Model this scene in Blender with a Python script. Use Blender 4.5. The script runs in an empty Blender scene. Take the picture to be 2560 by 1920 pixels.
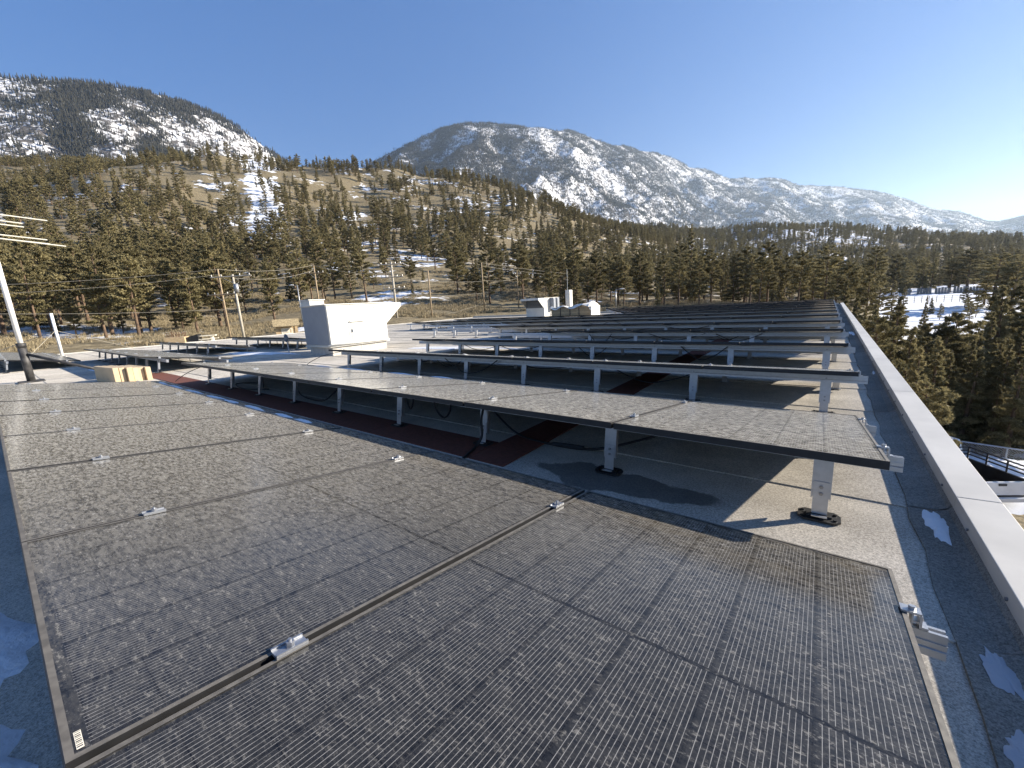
import bpy, bmesh, math, random
import numpy as np
from mathutils import Vector, Matrix
random.seed(7); RNG = np.random.default_rng(11)
R_ = math.radians
scene = bpy.context.scene
COL = scene.collection

# ------------------------------------------------------------------ camera
CAM = np.array([-0.2486, 0.0466, 1.1198])
CR = np.array([0.79386, 0.60550, -0.05612])
CU = np.array([-0.07404, 0.18785, 0.97940])
CF = np.array([-0.60357, 0.77336, -0.19395])
FPX = 1010.58
cam_d = bpy.data.cameras.new('camera'); cam = bpy.data.objects.new('camera', cam_d); COL.objects.link(cam)
cam_d.sensor_fit = 'HORIZONTAL'; cam_d.sensor_width = 36; cam_d.lens = 36 * FPX / 2560
cam_d.clip_start = 0.02; cam_d.clip_end = 60000
m = Matrix.Identity(4)
for i in range(3):
    m[i][0] = CR[i]; m[i][1] = CU[i]; m[i][2] = -CF[i]; m[i][3] = CAM[i]
cam.matrix_world = m
scene.camera = cam

# ------------------------------------------------------------------ sky, sun, exposure
SUN = Vector((1.82, 1.85, 1.0)).normalized()
SUN_EL = math.asin(SUN.z); SUN_AZ = math.atan2(SUN.x, SUN.y)
w = bpy.data.worlds.new('World'); scene.world = w; w.use_nodes = True
nt = w.node_tree; nt.nodes.clear()
out = nt.nodes.new('ShaderNodeOutputWorld'); bg = nt.nodes.new('ShaderNodeBackground')
sky = nt.nodes.new('ShaderNodeTexSky'); sky.sky_type = 'NISHITA'; sky.sun_disc = False
sky.sun_elevation = SUN_EL; sky.sun_rotation = SUN_AZ
sky.altitude = 400; sky.air_density = 1.0; sky.dust_density = 0.0; sky.ozone_density = 4.0
bg.inputs['Strength'].default_value = 0.130
hs = nt.nodes.new('ShaderNodeHueSaturation'); hs.inputs['Saturation'].default_value = 1.84; hs.inputs['Hue'].default_value = 0.522
gm = nt.nodes.new('ShaderNodeGamma'); gm.inputs['Gamma'].default_value = 0.46
nt.links.new(sky.outputs[0], gm.inputs['Color']); nt.links.new(gm.outputs[0], hs.inputs['Color']); nt.links.new(hs.outputs[0], bg.inputs[0]); nt.links.new(bg.outputs[0], out.inputs[0])
sl = bpy.data.lights.new('sun', 'SUN'); sun = bpy.data.objects.new('sun', sl); COL.objects.link(sun)
sl.energy = 5.0; sl.angle = R_(0.53); sl.color = (1.0, 0.91, 0.78)
sun.rotation_euler = (-SUN).to_track_quat('-Z', 'Y').to_euler()
sun.location = (30, 30, 40)
vs = scene.view_settings
scene.display_settings.display_device = 'sRGB'
vs.view_transform = 'Standard'; vs.look = 'None'; vs.gamma = 1.0; vs.exposure = 1.4; vs.use_curve_mapping = False
scene.cycles.use_denoising = True
scene.cycles.max_bounces = 6; scene.cycles.volume_bounces = 1; scene.cycles.transparent_max_bounces = 16

# ------------------------------------------------------------------ picture geometry
def ray(px, py):
    return (px - 1280) / FPX * CR - (py - 960) / FPX * CU + CF
def up(px, py, x=None, y=None, z=None, d=None):
    v = ray(px, py)
    if d is not None: t = d / math.hypot(v[0], v[1])
    elif z is not None: t = (z - CAM[2]) / v[2]
    elif x is not None: t = (x - CAM[0]) / v[0]
    else: t = (y - CAM[1]) / v[1]
    return CAM + t * v
def azel(px, py):
    v = ray(px, py)
    return math.degrees(math.atan2(v[0], v[1])), math.degrees(math.atan2(v[2], math.hypot(v[0], v[1])))
def toaz(x, y):
    return np.degrees(np.arctan2(np.asarray(x) - CAM[0], np.asarray(y) - CAM[1]))
def proj(p):
    q = np.asarray(p) - CAM; zz = q @ CF
    return 1280 + FPX * (q @ CR) / zz, 960 - FPX * (q @ CU) / zz, zz

# ------------------------------------------------------------------ node helpers
class NT:
    def __init__(s, name):
        s.m = bpy.data.materials.new(name); s.m.use_nodes = True
        s.t = s.m.node_tree; s.t.nodes.clear()
        s.out = s.t.nodes.new('ShaderNodeOutputMaterial')
    def n(s, typ, **kw):
        nd = s.t.nodes.new(typ)
        for k, v in kw.items():
            if k.startswith('_'): setattr(nd, k[1:], v)
        return nd
    def link(s, a, b): s.t.links.new(a, b)
    def put(s, sock, v):
        if isinstance(v, bpy.types.NodeSocket): s.link(v, sock)
        elif isinstance(v, (tuple, list)) and len(v) == 3 and sock.type == 'RGBA': sock.default_value = (*v, 1)
        else: sock.default_value = v
    def math(s, op, a, b=0.0, c=0.0, clamp=False):
        nd = s.t.nodes.new('ShaderNodeMath'); nd.operation = op; nd.use_clamp = clamp
        for i, v in enumerate((a, b, c)): s.put(nd.inputs[i], v)
        return nd.outputs[0]
    def mix(s, fac, a, b):
        nd = s.t.nodes.new('ShaderNodeMix'); nd.data_type = 'RGBA'
        s.put(nd.inputs[0], fac); s.put(nd.inputs[6], a); s.put(nd.inputs[7], b)
        return nd.outputs[2]
    def noise(s, vec, scale, detail=4, rough=0.55, out=0):
        nd = s.t.nodes.new('ShaderNodeTexNoise'); s.link(vec, nd.inputs['Vector'])
        nd.inputs['Scale'].default_value = scale; nd.inputs['Detail'].default_value = detail; nd.inputs['Roughness'].default_value = rough
        return nd.outputs[out]
    def ramp(s, v, lo, hi, a=0.0, b=1.0):
        nd = s.t.nodes.new('ShaderNodeMapRange'); nd.interpolation_type = 'SMOOTHSTEP'
        s.put(nd.inputs[0], v)
        for i, x in zip((1, 2, 3, 4), (lo, hi, a, b)): nd.inputs[i].default_value = x
        return nd.outputs[0]
    def obj(s):
        return s.t.nodes.new('ShaderNodeTexCoord').outputs['Object']
    def pos(s):
        return s.t.nodes.new('ShaderNodeNewGeometry').outputs['Position']
    def rand(s):
        return s.t.nodes.new('ShaderNodeObjectInfo').outputs['Random']
    def scale(s, vec, xyz, off=(0, 0, 0)):
        nd = s.t.nodes.new('ShaderNodeMapping'); s.link(vec, nd.inputs[0])
        nd.inputs['Scale'].default_value = xyz; nd.inputs['Location'].default_value = off
        return nd.outputs[0]
    def bump(s, h, strength=0.3, dist=0.01):
        nd = s.t.nodes.new('ShaderNodeBump'); nd.inputs['Strength'].default_value = strength; nd.inputs['Distance'].default_value = dist
        s.link(h, nd.inputs['Height']); return nd.outputs[0]
    def bsdf(s, color, rough=0.7, metal=0.0, normal=None, **kw):
        nd = s.t.nodes.new('ShaderNodeBsdfPrincipled')
        s.put(nd.inputs['Base Color'], color); s.put(nd.inputs['Roughness'], rough); s.put(nd.inputs['Metallic'], metal)
        if normal is not None: s.link(normal, nd.inputs['Normal'])
        for k, v in kw.items(): s.put(nd.inputs[k], v)
        s.link(nd.outputs[0], s.out.inputs[0]); return nd

MAT = {}
def simple(name, col, rough=0.6, metal=0.0, var=0.15, scale=6.0, bump=0.0, spec=None, objvar=0.0):
    t = NT(name); v = t.pos()
    n = t.noise(v, scale, 5)
    dark = tuple(c * (1 - var) for c in col); light = tuple(min(1, c * (1 + var)) for c in col)
    c = t.mix(t.ramp(n, 0.3, 0.7), dark, light)
    if objvar:
        k = t.math('MULTIPLY_ADD', t.rand(), objvar, 1 - objvar * 0.5)
        nd = t.n('ShaderNodeVectorMath', _operation='SCALE'); t.link(c, nd.inputs[0]); t.link(k, nd.inputs['Scale']); c = nd.outputs[0]
    kw = {}
    if spec is not None: kw['Specular IOR Level'] = spec
    t.bsdf(c, rough, metal, normal=t.bump(n, bump, 0.02) if bump else None, **kw)
    MAT[name] = t.m; return t.m

# dusty glass over dark half-cut cells with bright busbar wires
def mat_panel():
    t = NT('dusty_panel_glass'); o = t.obj()
    sp = t.n('ShaderNodeSeparateXYZ'); t.link(o, sp.inputs[0]); X, Y = sp.outputs[0], sp.outputs[1]
    u = t.math('SUBTRACT', X, 0.0205)
    def near(v, period, width):      # 1 close to multiples of the period
        fr = t.math('FRACT', t.math('DIVIDE', v, period))
        return t.math('GREATER_THAN', t.math('ABSOLUTE', t.math('SUBTRACT', fr, 0.5)), 0.5 - width / 2 / period)
    bus = near(t.math('ADD', u, 0.00505), 0.0101111, 0.0011)
    gapx = near(u, 0.1822, 0.010)
    wire = t.math('MULTIPLY', bus, t.math('SUBTRACT', 1.0, gapx))
    thin = near(u, 0.1822, 0.0022)
    v = t.math('SUBTRACT', Y, 0.033)
    gapy = near(v, 0.0955, 0.0026)
    mid = t.math('LESS_THAN', t.math('ABSOLUTE', t.math('SUBTRACT', Y, 0.8925)), 0.006)
    gap = t.math('MAXIMUM', t.math('MAXIMUM', thin, gapy), mid)
    wire = t.math('MULTIPLY', wire, t.math('SUBTRACT', 1.0, mid))
    inx = t.math('MULTIPLY', t.math('GREATER_THAN', X, 0.019), t.math('LESS_THAN', X, 1.115))
    iny = t.math('MULTIPLY', t.math('GREATER_THAN', Y, 0.030), t.math('LESS_THAN', Y, 1.755))
    wire = t.math('MULTIPLY', wire, t.math('MULTIPLY', inx, iny))
    p = t.pos()
    cellvar = t.noise(t.scale(p, (5.5, 5.5, 5.5)), 1.0, 1)
    cell = t.mix(cellvar, (0.008, 0.0085, 0.010), (0.014, 0.0145, 0.016))
    cell = t.mix(gap, cell, (0.003, 0.003, 0.004))
    # dust: fine speckle, smeary blotches, mud along the low edge
    fine = t.noise(p, 190, 3, 0.6)
    streak = t.noise(t.scale(p, (75, 130, 75)), 1.0, 4, 0.7)
    big = t.noise(p, 1.6, 3)
    d1 = t.ramp(streak, 0.52, 0.66)
    d2 = t.ramp(fine, 0.46, 0.66)
    d3 = t.ramp(t.noise(t.scale(p, (24, 62, 24)), 1.0, 5, 0.75), 0.46, 0.60)
    cov = t.math('ADD', t.math('MULTIPLY', d1, t.math('MULTIPLY_ADD', d3, 0.22, 0.06)), t.math('ADD', t.math('MULTIPLY', d3, 0.035), t.math('MULTIPLY', d2, 0.02)))
    cov = t.math('MULTIPLY', cov, t.ramp(big, 0.25, 0.75, 0.55, 1.25))
    cov = t.math('ADD', cov, 0.006, clamp=True)
    dustcol = t.mix(big, (0.43, 0.40, 0.345), (0.50, 0.475, 0.43))
    col = t.mix(cov, cell, dustcol)
    col = t.mix(t.math('MULTIPLY', t.math('MAXIMUM', gap, gapx), 0.30), col, (0.004, 0.004, 0.005))
    wcov = t.math('MULTIPLY', wire, t.ramp(t.noise(p, 60, 2), 0.3, 0.6, 0.55, 0.95))
    col = t.mix(wcov, col, (0.29, 0.28, 0.265))
    mudn = t.noise(t.scale(p, (3.0, 9.0, 3.0)), 1.0, 4)
    mud = t.math('MULTIPLY', t.ramp(Y, 1.38, 1.72), t.ramp(mudn, 0.42, 0.62))
    col = t.mix(t.math('MULTIPLY', mud, 0.55), col, (0.075, 0.058, 0.034))
    rough = t.math('ADD', t.math('MULTIPLY', cov, 1.2), 0.14, clamp=True)
    sheen = t.math('ADD', t.ramp(t.noise(t.scale(p, (26, 70, 26)), 1.0, 5, 0.8), 0.38, 0.62, 0.08, 0.80), t.math('MULTIPLY', cov, 0.6), clamp=True)
    sheen = t.math('MULTIPLY', sheen, t.math('SUBTRACT', 1.0, t.math('MULTIPLY', t.math('MAXIMUM', gap, gapx), 0.22)))
    t.bsdf(col, rough, 0.0, **{'Specular IOR Level': 0.30, 'Sheen Weight': sheen, 'Sheen Roughness': 0.34, 'Sheen Tint': (0.92, 0.86, 0.76)})
    MAT['panel'] = t.m
mat_panel()

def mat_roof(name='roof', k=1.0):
    t = NT('granulated_' + name); p = t.pos()
    gr = t.noise(p, 210, 3, 0.7); gr2 = t.noise(p, 85, 4, 0.7)
    big = t.noise(p, 0.9, 5, 0.6); mid = t.noise(p, 6, 4)
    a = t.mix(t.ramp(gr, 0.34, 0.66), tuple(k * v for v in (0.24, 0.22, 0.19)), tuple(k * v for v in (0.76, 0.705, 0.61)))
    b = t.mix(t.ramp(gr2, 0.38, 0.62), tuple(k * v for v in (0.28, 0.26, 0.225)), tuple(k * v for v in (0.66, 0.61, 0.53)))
    c = t.mix(0.5, a, b)
    wv = t.math('MULTIPLY', t.ramp(big, 0.3, 0.7, 0.80, 1.12), t.ramp(mid, 0.3, 0.7, 0.92, 1.06))
    wv = t.math('MULTIPLY', wv, t.math('MULTIPLY_ADD', t.rand(), 0.16, 0.92))
    nd = t.n('ShaderNodeVectorMath', _operation='SCALE'); t.link(c, nd.inputs[0]); t.link(wv, nd.inputs['Scale'])
    # a damp stain left by standing melt water, shape of its own
    wp = t.n('ShaderNodeVectorMath', _operation='ADD'); t.link(p, wp.inputs[0])
    wob = t.n('ShaderNodeVectorMath', _operation='SCALE'); t.link(t.noise(p, 3.2, 4, out=1), wob.inputs[0]); wob.inputs['Scale'].default_value = 0.36
    t.link(wob.outputs[0], wp.inputs[1])
    ds = t.n('ShaderNodeVectorMath', _operation='DISTANCE'); t.link(t.scale(wp.outputs[0], (0.62, 2.2, 1)), ds.inputs[0])
    ds.inputs[1].default_value = ((-1.22 + 0.18) * 0.62, (2.27 + 0.18) * 2.2, 0.18)
    stain = t.ramp(ds.outputs['Value'], 0.34, 0.395, 1.0, 0.0)
    col = t.mix(t.math('MULTIPLY', stain, 0.72), nd.outputs[0], (0.060, 0.058, 0.056))
    df = t.n('ShaderNodeBsdfDiffuse'); t.link(col, df.inputs[0]); df.inputs['Roughness'].default_value = 0.25
    t.link(t.bump(gr2, 0.4, 0.004), df.inputs['Normal'])
    gl = t.n('ShaderNodeBsdfGlossy'); gl.inputs['Roughness'].default_value = 0.35; gl.inputs[0].default_value = (0.5, 0.5, 0.5, 1)
    mx = t.n('ShaderNodeMixShader'); t.link(t.math('MULTIPLY', stain, 0.06), mx.inputs[0]); t.link(df.outputs[0], mx.inputs[1]); t.link(gl.outputs[0], mx.inputs[2])
    t.link(mx.outputs[0], t.out.inputs[0])
    MAT[name] = t.m
mat_roof(); mat_roof('shade_darkened_flashing', 0.55)  # second copy: roof colour darkened to deepen the shade along the parapet

def mat_snow(name, col=(0.80, 0.82, 0.85)):
    t = NT(name); p = t.pos(); n = t.noise(p, 22, 6)
    c = t.mix(n, tuple(x * 0.86 for x in col), col)
    t.bsdf(c, 0.65, 0, normal=t.bump(n, 0.6, 0.02)); MAT[name] = t.m
mat_snow('snow')
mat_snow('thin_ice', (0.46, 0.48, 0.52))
simple('aluminium', (0.40, 0.41, 0.43), 0.40, 0.8, 0.06, 30)
simple('aluminium_worn', (0.42, 0.43, 0.45), 0.42, 0.85, 0.12, 12)
simple('frame_black', (0.013, 0.013, 0.014), 0.5, 0.15, 0.25, 20)
simple('frame_dust', (0.13, 0.118, 0.10), 0.6, 0.1, 0.25, 40)
simple('black_rubber', (0.012, 0.012, 0.013), 0.55, 0, 0.2, 20)
simple('steel_bolt', (0.25, 0.25, 0.26), 0.3, 0.9, 0.1, 30)
simple('foot_black', (0.02, 0.02, 0.021), 0.5, 0.1, 0.4, 40)
simple('coping_metal', (0.52, 0.495, 0.445), 0.5, 0.0, 0.13, 1.7)
simple('wall_render', (0.40, 0.37, 0.33), 0.9, 0, 0.1, 3)
simple('unit_white', (0.62, 0.60, 0.545), 0.5, 0, 0.07, 2.2)
simple('unit_grey_and_shade', (0.24, 0.26, 0.29), 0.55, 0, 0.05, 4)  # true grey boxes, and the painted shade on a white end panel
simple('louver_dark', (0.16, 0.165, 0.17), 0.6, 0.1, 0.1, 10)
simple('curb_grey', (0.48, 0.46, 0.42), 0.85, 0, 0.12, 8)
simple('walkway_red', (0.15, 0.048, 0.030), 0.9, 0, 0.14, 30, bump=0.3)
simple('cardboard', (0.52, 0.40, 0.25), 0.85, 0, 0.06, 6, objvar=0.2)
simple('lumber', (0.42, 0.31, 0.18), 0.8, 0, 0.16, 14, objvar=0.5)
simple('tarp_white', (0.78, 0.74, 0.66), 0.6, 0, 0.08, 5, bump=0.4)
simple('pole_wood', (0.30, 0.225, 0.14), 0.85, 0, 0.2, 5, objvar=0.3)
simple('pole_grey', (0.42, 0.38, 0.31), 0.8, 0, 0.15, 5)
simple('porcelain', (0.75, 0.72, 0.66), 0.3, 0, 0.05, 10)
simple('wire_metal', (0.40, 0.36, 0.28), 0.5, 0.3, 0.1, 5)
simple('mast_white', (0.82, 0.80, 0.75), 0.45, 0, 0.05, 5)
simple('mast_sleeve', (0.055, 0.052, 0.05), 0.6, 0.2, 0.5, 9)
simple('antenna_alu', (0.85, 0.80, 0.66), 0.4, 0.3, 0.04, 5)
simple('sign_wood', (0.46, 0.34, 0.20), 0.8, 0, 0.15, 6)
simple('sign_paper', (0.78, 0.72, 0.58), 0.7, 0, 0.08, 12)
simple('thatch', (0.33, 0.26, 0.15), 0.95, 0, 0.4, 9, bump=0.8)
simple('truck_black', (0.018, 0.018, 0.02), 0.3, 0.1, 0.2, 4)
simple('truck_silver', (0.55, 0.55, 0.56), 0.35, 0.5, 0.06, 3)
simple('glass_dark', (0.02, 0.025, 0.03), 0.08, 0, 0.1, 2)
simple('rubber_tyre', (0.02, 0.02, 0.02), 0.8, 0, 0.2, 20)
simple('tail_red', (0.35, 0.02, 0.015), 0.3, 0, 0.1, 4)
simple('galvanised', (0.45, 0.46, 0.47), 0.45, 0.6, 0.1, 10)
simple('fence_grey', (0.22, 0.20, 0.18), 0.85, 0, 0.25, 4, objvar=0.3)
simple('bark', (0.125, 0.082, 0.052), 0.95, 0, 0.45, 3.0, bump=0.6)
simple('rock', (0.30, 0.27, 0.23), 0.9, 0, 0.3, 2)
simple('ink', (0.05, 0.05, 0.05), 0.7)
simple('ink_red', (0.5, 0.08, 0.05), 0.7)

def mat_foliage(name, a, b):
    t = NT(name); p = t.pos()
    n = t.noise(p, 0.55, 3); n2 = t.noise(p, 6.0, 2)
    k = t.math('ADD', t.math('MULTIPLY', n, 0.5), t.math('MULTIPLY', n2, 0.5))
    c = t.mix(t.ramp(k, 0.36, 0.64), a, b)
    hs = t.n('ShaderNodeHueSaturation'); t.link(c, hs.inputs['Color'])
    t.link(t.math('MULTIPLY_ADD', t.rand(), 0.5, 0.75), hs.inputs['Value'])
    pb = t.n('ShaderNodeBsdfPrincipled'); t.link(hs.outputs[0], pb.inputs['Base Color'])
    pb.inputs['Roughness'].default_value = 0.75; pb.inputs['Specular IOR Level'].default_value = 0.2
    tr = t.n('ShaderNodeBsdfTranslucent'); t.link(hs.outputs[0], tr.inputs[0])
    mx = t.n('ShaderNodeMixShader'); mx.inputs[0].default_value = 0.32
    t.link(pb.outputs[0], mx.inputs[1]); t.link(tr.outputs[0], mx.inputs[2]); t.link(mx.outputs[0], t.out.inputs[0])
    MAT[name] = t.m
mat_foliage('pine_needles', (0.128, 0.112, 0.054), (0.305, 0.258, 0.130))
mat_foliage('far_needles', (0.030, 0.030, 0.022), (0.070, 0.064, 0.045))

def mat_ground():
    t = NT('dry_grass_and_snow'); p = t.pos()
    n1 = t.noise(p, 0.9, 6, 0.7); n2 = t.noise(p, 0.05, 5, 0.6); n3 = t.noise(p, 5.0, 4, 0.7)
    g = t.mix(t.ramp(n1, 0.3, 0.7), (0.17, 0.135, 0.080), (0.37, 0.30, 0.18))
    g = t.mix(t.ramp(n3, 0.35, 0.75), g, (0.10, 0.085, 0.055))
    at = t.n('ShaderNodeAttribute', _attribute_name='snow')
    nn = t.math('ADD', t.math('MULTIPLY', t.noise(p, 0.028, 6, 0.62), 0.55), t.math('MULTIPLY', t.noise(p, 0.16, 5, 0.65), 0.45))
    s = t.math('ADD', nn, at.outputs['Fac'])
    sm = t.ramp(s, 0.70, 0.745)
    c = t.mix(sm, g, (0.78, 0.80, 0.83))
    t.bsdf(c, 0.9, 0, normal=t.bump(n1, 0.7, 0.25), **{'Specular IOR Level': 0.15}); MAT['ground'] = t.m
mat_ground()

def mat_mountain():
    t = NT('snowy_mountain_rock'); p = t.pos()
    n1 = t.noise(p, 0.0045, 7, 0.62); n2 = t.noise(p, 0.05, 5, 0.7); n3 = t.noise(t.scale(p, (0.02, 0.02, 0.004)), 1.0, 5, 0.6)
    at = t.n('ShaderNodeAttribute', _attribute_name='wood')
    k = t.math('ADD', t.math('MULTIPLY', n1, 0.16), t.math('ADD', t.math('MULTIPLY', n2, 0.56), t.math('MULTIPLY', n3, 0.28)))
    k = t.math('ADD', k, t.math('MULTIPLY', at.outputs['Fac'], 0.09))
    bare = t.ramp(k, 0.50, 0.575)
    rock = t.mix(n2, (0.060, 0.056, 0.055), (0.125, 0.112, 0.102))
    c = t.mix(bare, (0.74, 0.74, 0.745), rock)
    t.bsdf(c, 0.9, 0, normal=t.bump(n2, 0.6, 8.0), **{'Specular IOR Level': 0.1}); MAT['mountain'] = t.m
mat_mountain()

# ------------------------------------------------------------------ mesh helpers
class MB:
    def __init__(s): s.v = []; s.f = []
    def quadbox(s, P):           # 8 points: bottom 4 (ccw), top 4
        b = len(s.v); s.v += [tuple(map(float, p)) for p in P]
        for f in ((3, 2, 1, 0), (4, 5, 6, 7), (0, 1, 5, 4), (1, 2, 6, 5), (2, 3, 7, 6), (3, 0, 4, 7)):
            s.f.append(tuple(b + i for i in f))
        return s
    def box(s, x0, x1, y0, y1, z0, z1):
        return s.quadbox([(x0, y0, z0), (x1, y0, z0), (x1, y1, z0), (x0, y1, z0), (x0, y0, z1), (x1, y0, z1), (x1, y1, z1), (x0, y1, z1)])
    def prism(s, prof, axis, a, b):     # prof: list of 2-D points; axis 0/1/2
        n = len(prof); o = len(s.v)
        for t in (a, b):
            for p in prof:
                q = list(p); q.insert(axis, t); s.v.append(tuple(map(float, q)))
        s.f.append(tuple(o + i for i in range(n))[::-1]); s.f.append(tuple(o + n + i for i in range(n)))
        for i in range(n):
            j = (i + 1) % n; s.f.append((o + i, o + j, o + n + j, o + n + i))
        return s
    def tube(s, pts, rad, seg=6, cap=True):
        pts = [np.array(p, float) for p in pts]; n = len(pts); o = len(s.v)
        if not hasattr(rad, '__len__'): rad = [rad] * n
        ref = None
        for i, p in enumerate(pts):
            d = pts[min(i + 1, n - 1)] - pts[max(i - 1, 0)]; d = d / (np.linalg.norm(d) + 1e-9)
            if ref is None:
                ref = np.array([0, 0, 1.0]) if abs(d[2]) < 0.9 else np.array([1.0, 0, 0])
            a = np.cross(d, ref); a /= np.linalg.norm(a) + 1e-9; b = np.cross(d, a); ref = np.cross(a, d) if False else ref
            for k in range(seg):
                t = 2 * math.pi * k / seg
                s.v.append(tuple(p + rad[i] * (math.cos(t) * a + math.sin(t) * b)))
        for i in range(n - 1):
            for k in range(seg):
                k2 = (k + 1) % seg
                s.f.append((o + i * seg + k, o + i * seg + k2, o + (i + 1) * seg + k2, o + (i + 1) * seg + k))
        if cap:
            s.f.append(tuple(o + k for k in range(seg))[::-1]); s.f.append(tuple(o + (n - 1) * seg + k for k in range(seg)))
        return s
    def mesh(s, name, mat, smooth=False):
        me = bpy.data.meshes.new(name); me.from_pydata(s.v, [], s.f)
        bm = bmesh.new(); bm.from_mesh(me); bmesh.ops.recalc_face_normals(bm, faces=bm.faces); bm.to_mesh(me); bm.free()
        if smooth:
            me.polygons.foreach_set('use_smooth', [True] * len(me.polygons))
        me.materials.append(MAT[mat] if isinstance(mat, str) else mat); return me
    def build(s, name, mat, parent=None, smooth=False, bevel=0.0):
        o = bpy.data.objects.new(name, s.mesh(name, mat, smooth)); COL.objects.link(o)
        if parent is not None: o.parent = parent
        if bevel:
            bv = o.modifiers.new('bevel', 'BEVEL'); bv.width = bevel; bv.segments = 2; bv.limit_method = 'ANGLE'
        return o
def inst(name, me, parent=None, loc=(0, 0, 0), rot=(0, 0, 0), scale=(1, 1, 1)):
    o = bpy.data.objects.new(name, me); COL.objects.link(o)
    if parent is not None: o.parent = parent
    o.location = loc; o.rotation_euler = rot; o.scale = scale; return o
def tag(o, label, cat, group=None):
    o['label'] = label; o['category'] = cat
    if group: o['group'] = group
    return o
def thing(name, label, cat, loc=(0, 0, 0), rotz=0.0, group=None):
    o = bpy.data.objects.new(name, None); COL.objects.link(o); o.location = loc; o.rotation_euler = (0, 0, rotz)
    o.empty_display_size = 0.2
    return tag(o, label, cat, group)
def struct(o, kind='structure'): o['kind'] = kind; return o

# ------------------------------------------------------------------ value noise
_lat = RNG.random((256, 256))
def vnoise(x, y):
    x = np.asarray(x, float); y = np.asarray(y, float)
    xi = np.floor(x).astype(int); yi = np.floor(y).astype(int); fx = x - xi; fy = y - yi
    fx = fx * fx * (3 - 2 * fx); fy = fy * fy * (3 - 2 * fy)
    g = lambda a, b: _lat[a % 256, b % 256]
    return (g(xi, yi) * (1 - fx) + g(xi + 1, yi) * fx) * (1 - fy) + (g(xi, yi + 1) * (1 - fx) + g(xi + 1, yi + 1) * fx) * fy
def fbm(x, y, oct=5, ridge=False):
    s = 0; a = 0.5; t = 0
    for i in range(oct):
        n = vnoise(x * 2 ** i + 17.3 * i, y * 2 ** i + 5.1 * i)
        if ridge: n = 1 - abs(2 * n - 1)
        s = s + a * n; t += a; a *= 0.5
    return s / t

# ------------------------------------------------------------------ ground
# columns of the picture: (picture y, metres away) of the land surface
COLS = {
    -300: [(885, 66), (830, 100), (740, 160), (640, 250), (545, 400), (565, 470), (450, 760), (440, 900)],
    0: [(870, 66), (836, 90), (760, 140), (650, 230), (512, 400), (535, 470), (436, 760), (428, 900)],
    150: [(866, 64), (836, 88), (760, 135), (640, 225), (464, 415), (490, 480), (432, 780), (428, 900)],
    340: [(862, 62), (832, 86), (760, 130), (640, 215), (424, 440), (448, 520), (422, 800), (430, 900)],
    600: [(848, 60), (815, 85), (770, 118), (660, 200), (540, 300), (402, 460), (424, 560), (430, 900)],
    730: [(822, 60), (795, 86), (755, 118), (650, 200), (540, 300), (404, 460), (424, 560), (450, 900)],
    860: [(803, 60), (780, 86), (745, 118), (645, 200), (540, 300), (422, 460), (442, 570), (480, 900)],
    1010: [(797, 60), (772, 84), (738, 115), (645, 195), (540, 305), (429, 450), (452, 570), (490, 900)],
    1170: [(794, 62), (768, 88), (730, 122), (645, 205), (540, 310), (445, 440), (470, 560), (505, 900)],
    1290: [(788, 62), (765, 92), (725, 130), (645, 215), (545, 320), (466, 430), (490, 560), (520, 900)],
    1400: [(785, 65), (762, 95), (722, 145), (640, 240), (522, 430), (540, 560), (545, 900)],
    1550: [(776, 70), (752, 110), (712, 180), (650, 280), (580, 430), (588, 600), (566, 900)],
    1750: [(772, 65), (757, 100), (722, 200), (690, 300), (645, 450), (608, 650), (580, 850)],
    1960: [(768, 60), (760, 100), (745, 160), (722, 260), (682, 400), (622, 600), (566, 800)],
    2120: [(800, 58), (775, 100), (740, 160), (722, 260), (690, 400), (632, 600), (578, 820)],
    2230: [(880, 50), (820, 82), (759, 128), (736, 170), (726, 260), (695, 400), (638, 600), (590, 840)],
    2330: [(890, 50), (828, 80), (757, 130), (734, 172), (722, 260), (690, 400), (640, 600), (596, 850)],
    2460: [(890, 52), (828, 82), (754, 132), (732, 176), (718, 260), (688, 400), (642, 600), (606, 850)],
    2560: [(900, 52), (840, 84), (770, 132), (735, 190), (716, 280), (686, 400), (644, 600), (618, 860)],
}
NEARZ = {-300: -3.0, 0: -3.0, 150: -3.0, 340: -3.0, 600: -3.2, 730: -3.2, 860: -3.2, 1010: -3, 1170: -3, 1290: -3, 1400: -3, 1550: -4,
         1750: -5, 1960: -6, 2120: -7, 2230: -7, 2330: -7, 2460: -7, 2560: -7}
DG = np.concatenate([[0.5, 12, 24, 34, 42], np.geomspace(48, 1500, 120), [1900, 2600, 4000, 8000, 16000, 28000]])
_az = []; _zz = []
for px in sorted(COLS):
    az = azel(px, 760)[0]; ds = [0.5, 30, 46]; zs = [NEARZ[px]] * 3
    for py, d in COLS[px]:
        if d <= 47: continue
        v = ray(px, py); ds.append(d); zs.append(CAM[2] + d * v[2] / math.hypot(v[0], v[1]))
    zl = zs[-1]
    ds += [1100, 1500, 2600, 28000]; zs += [zl * 0.9, zl * 0.8, 20, 0]
    _az.append(az); _zz.append(np.interp(DG, ds, zs))
_az = np.array(_az); _zz = np.array(_zz)
AZG = np.concatenate([np.arange(-178, -102, 4.0), np.arange(-102, 32, 0.4), np.arange(32, 181.9, 4.0)])
ZG = np.zeros((len(AZG), len(DG)))
for j in range(len(DG)):
    ZG[:, j] = np.interp(AZG, np.concatenate([[-178, -125], _az, [45, 178]]), np.concatenate([[-3, -2], _zz[:, j], [_zz[-1, j] * 0.5 - 3, -5]]))
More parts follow.
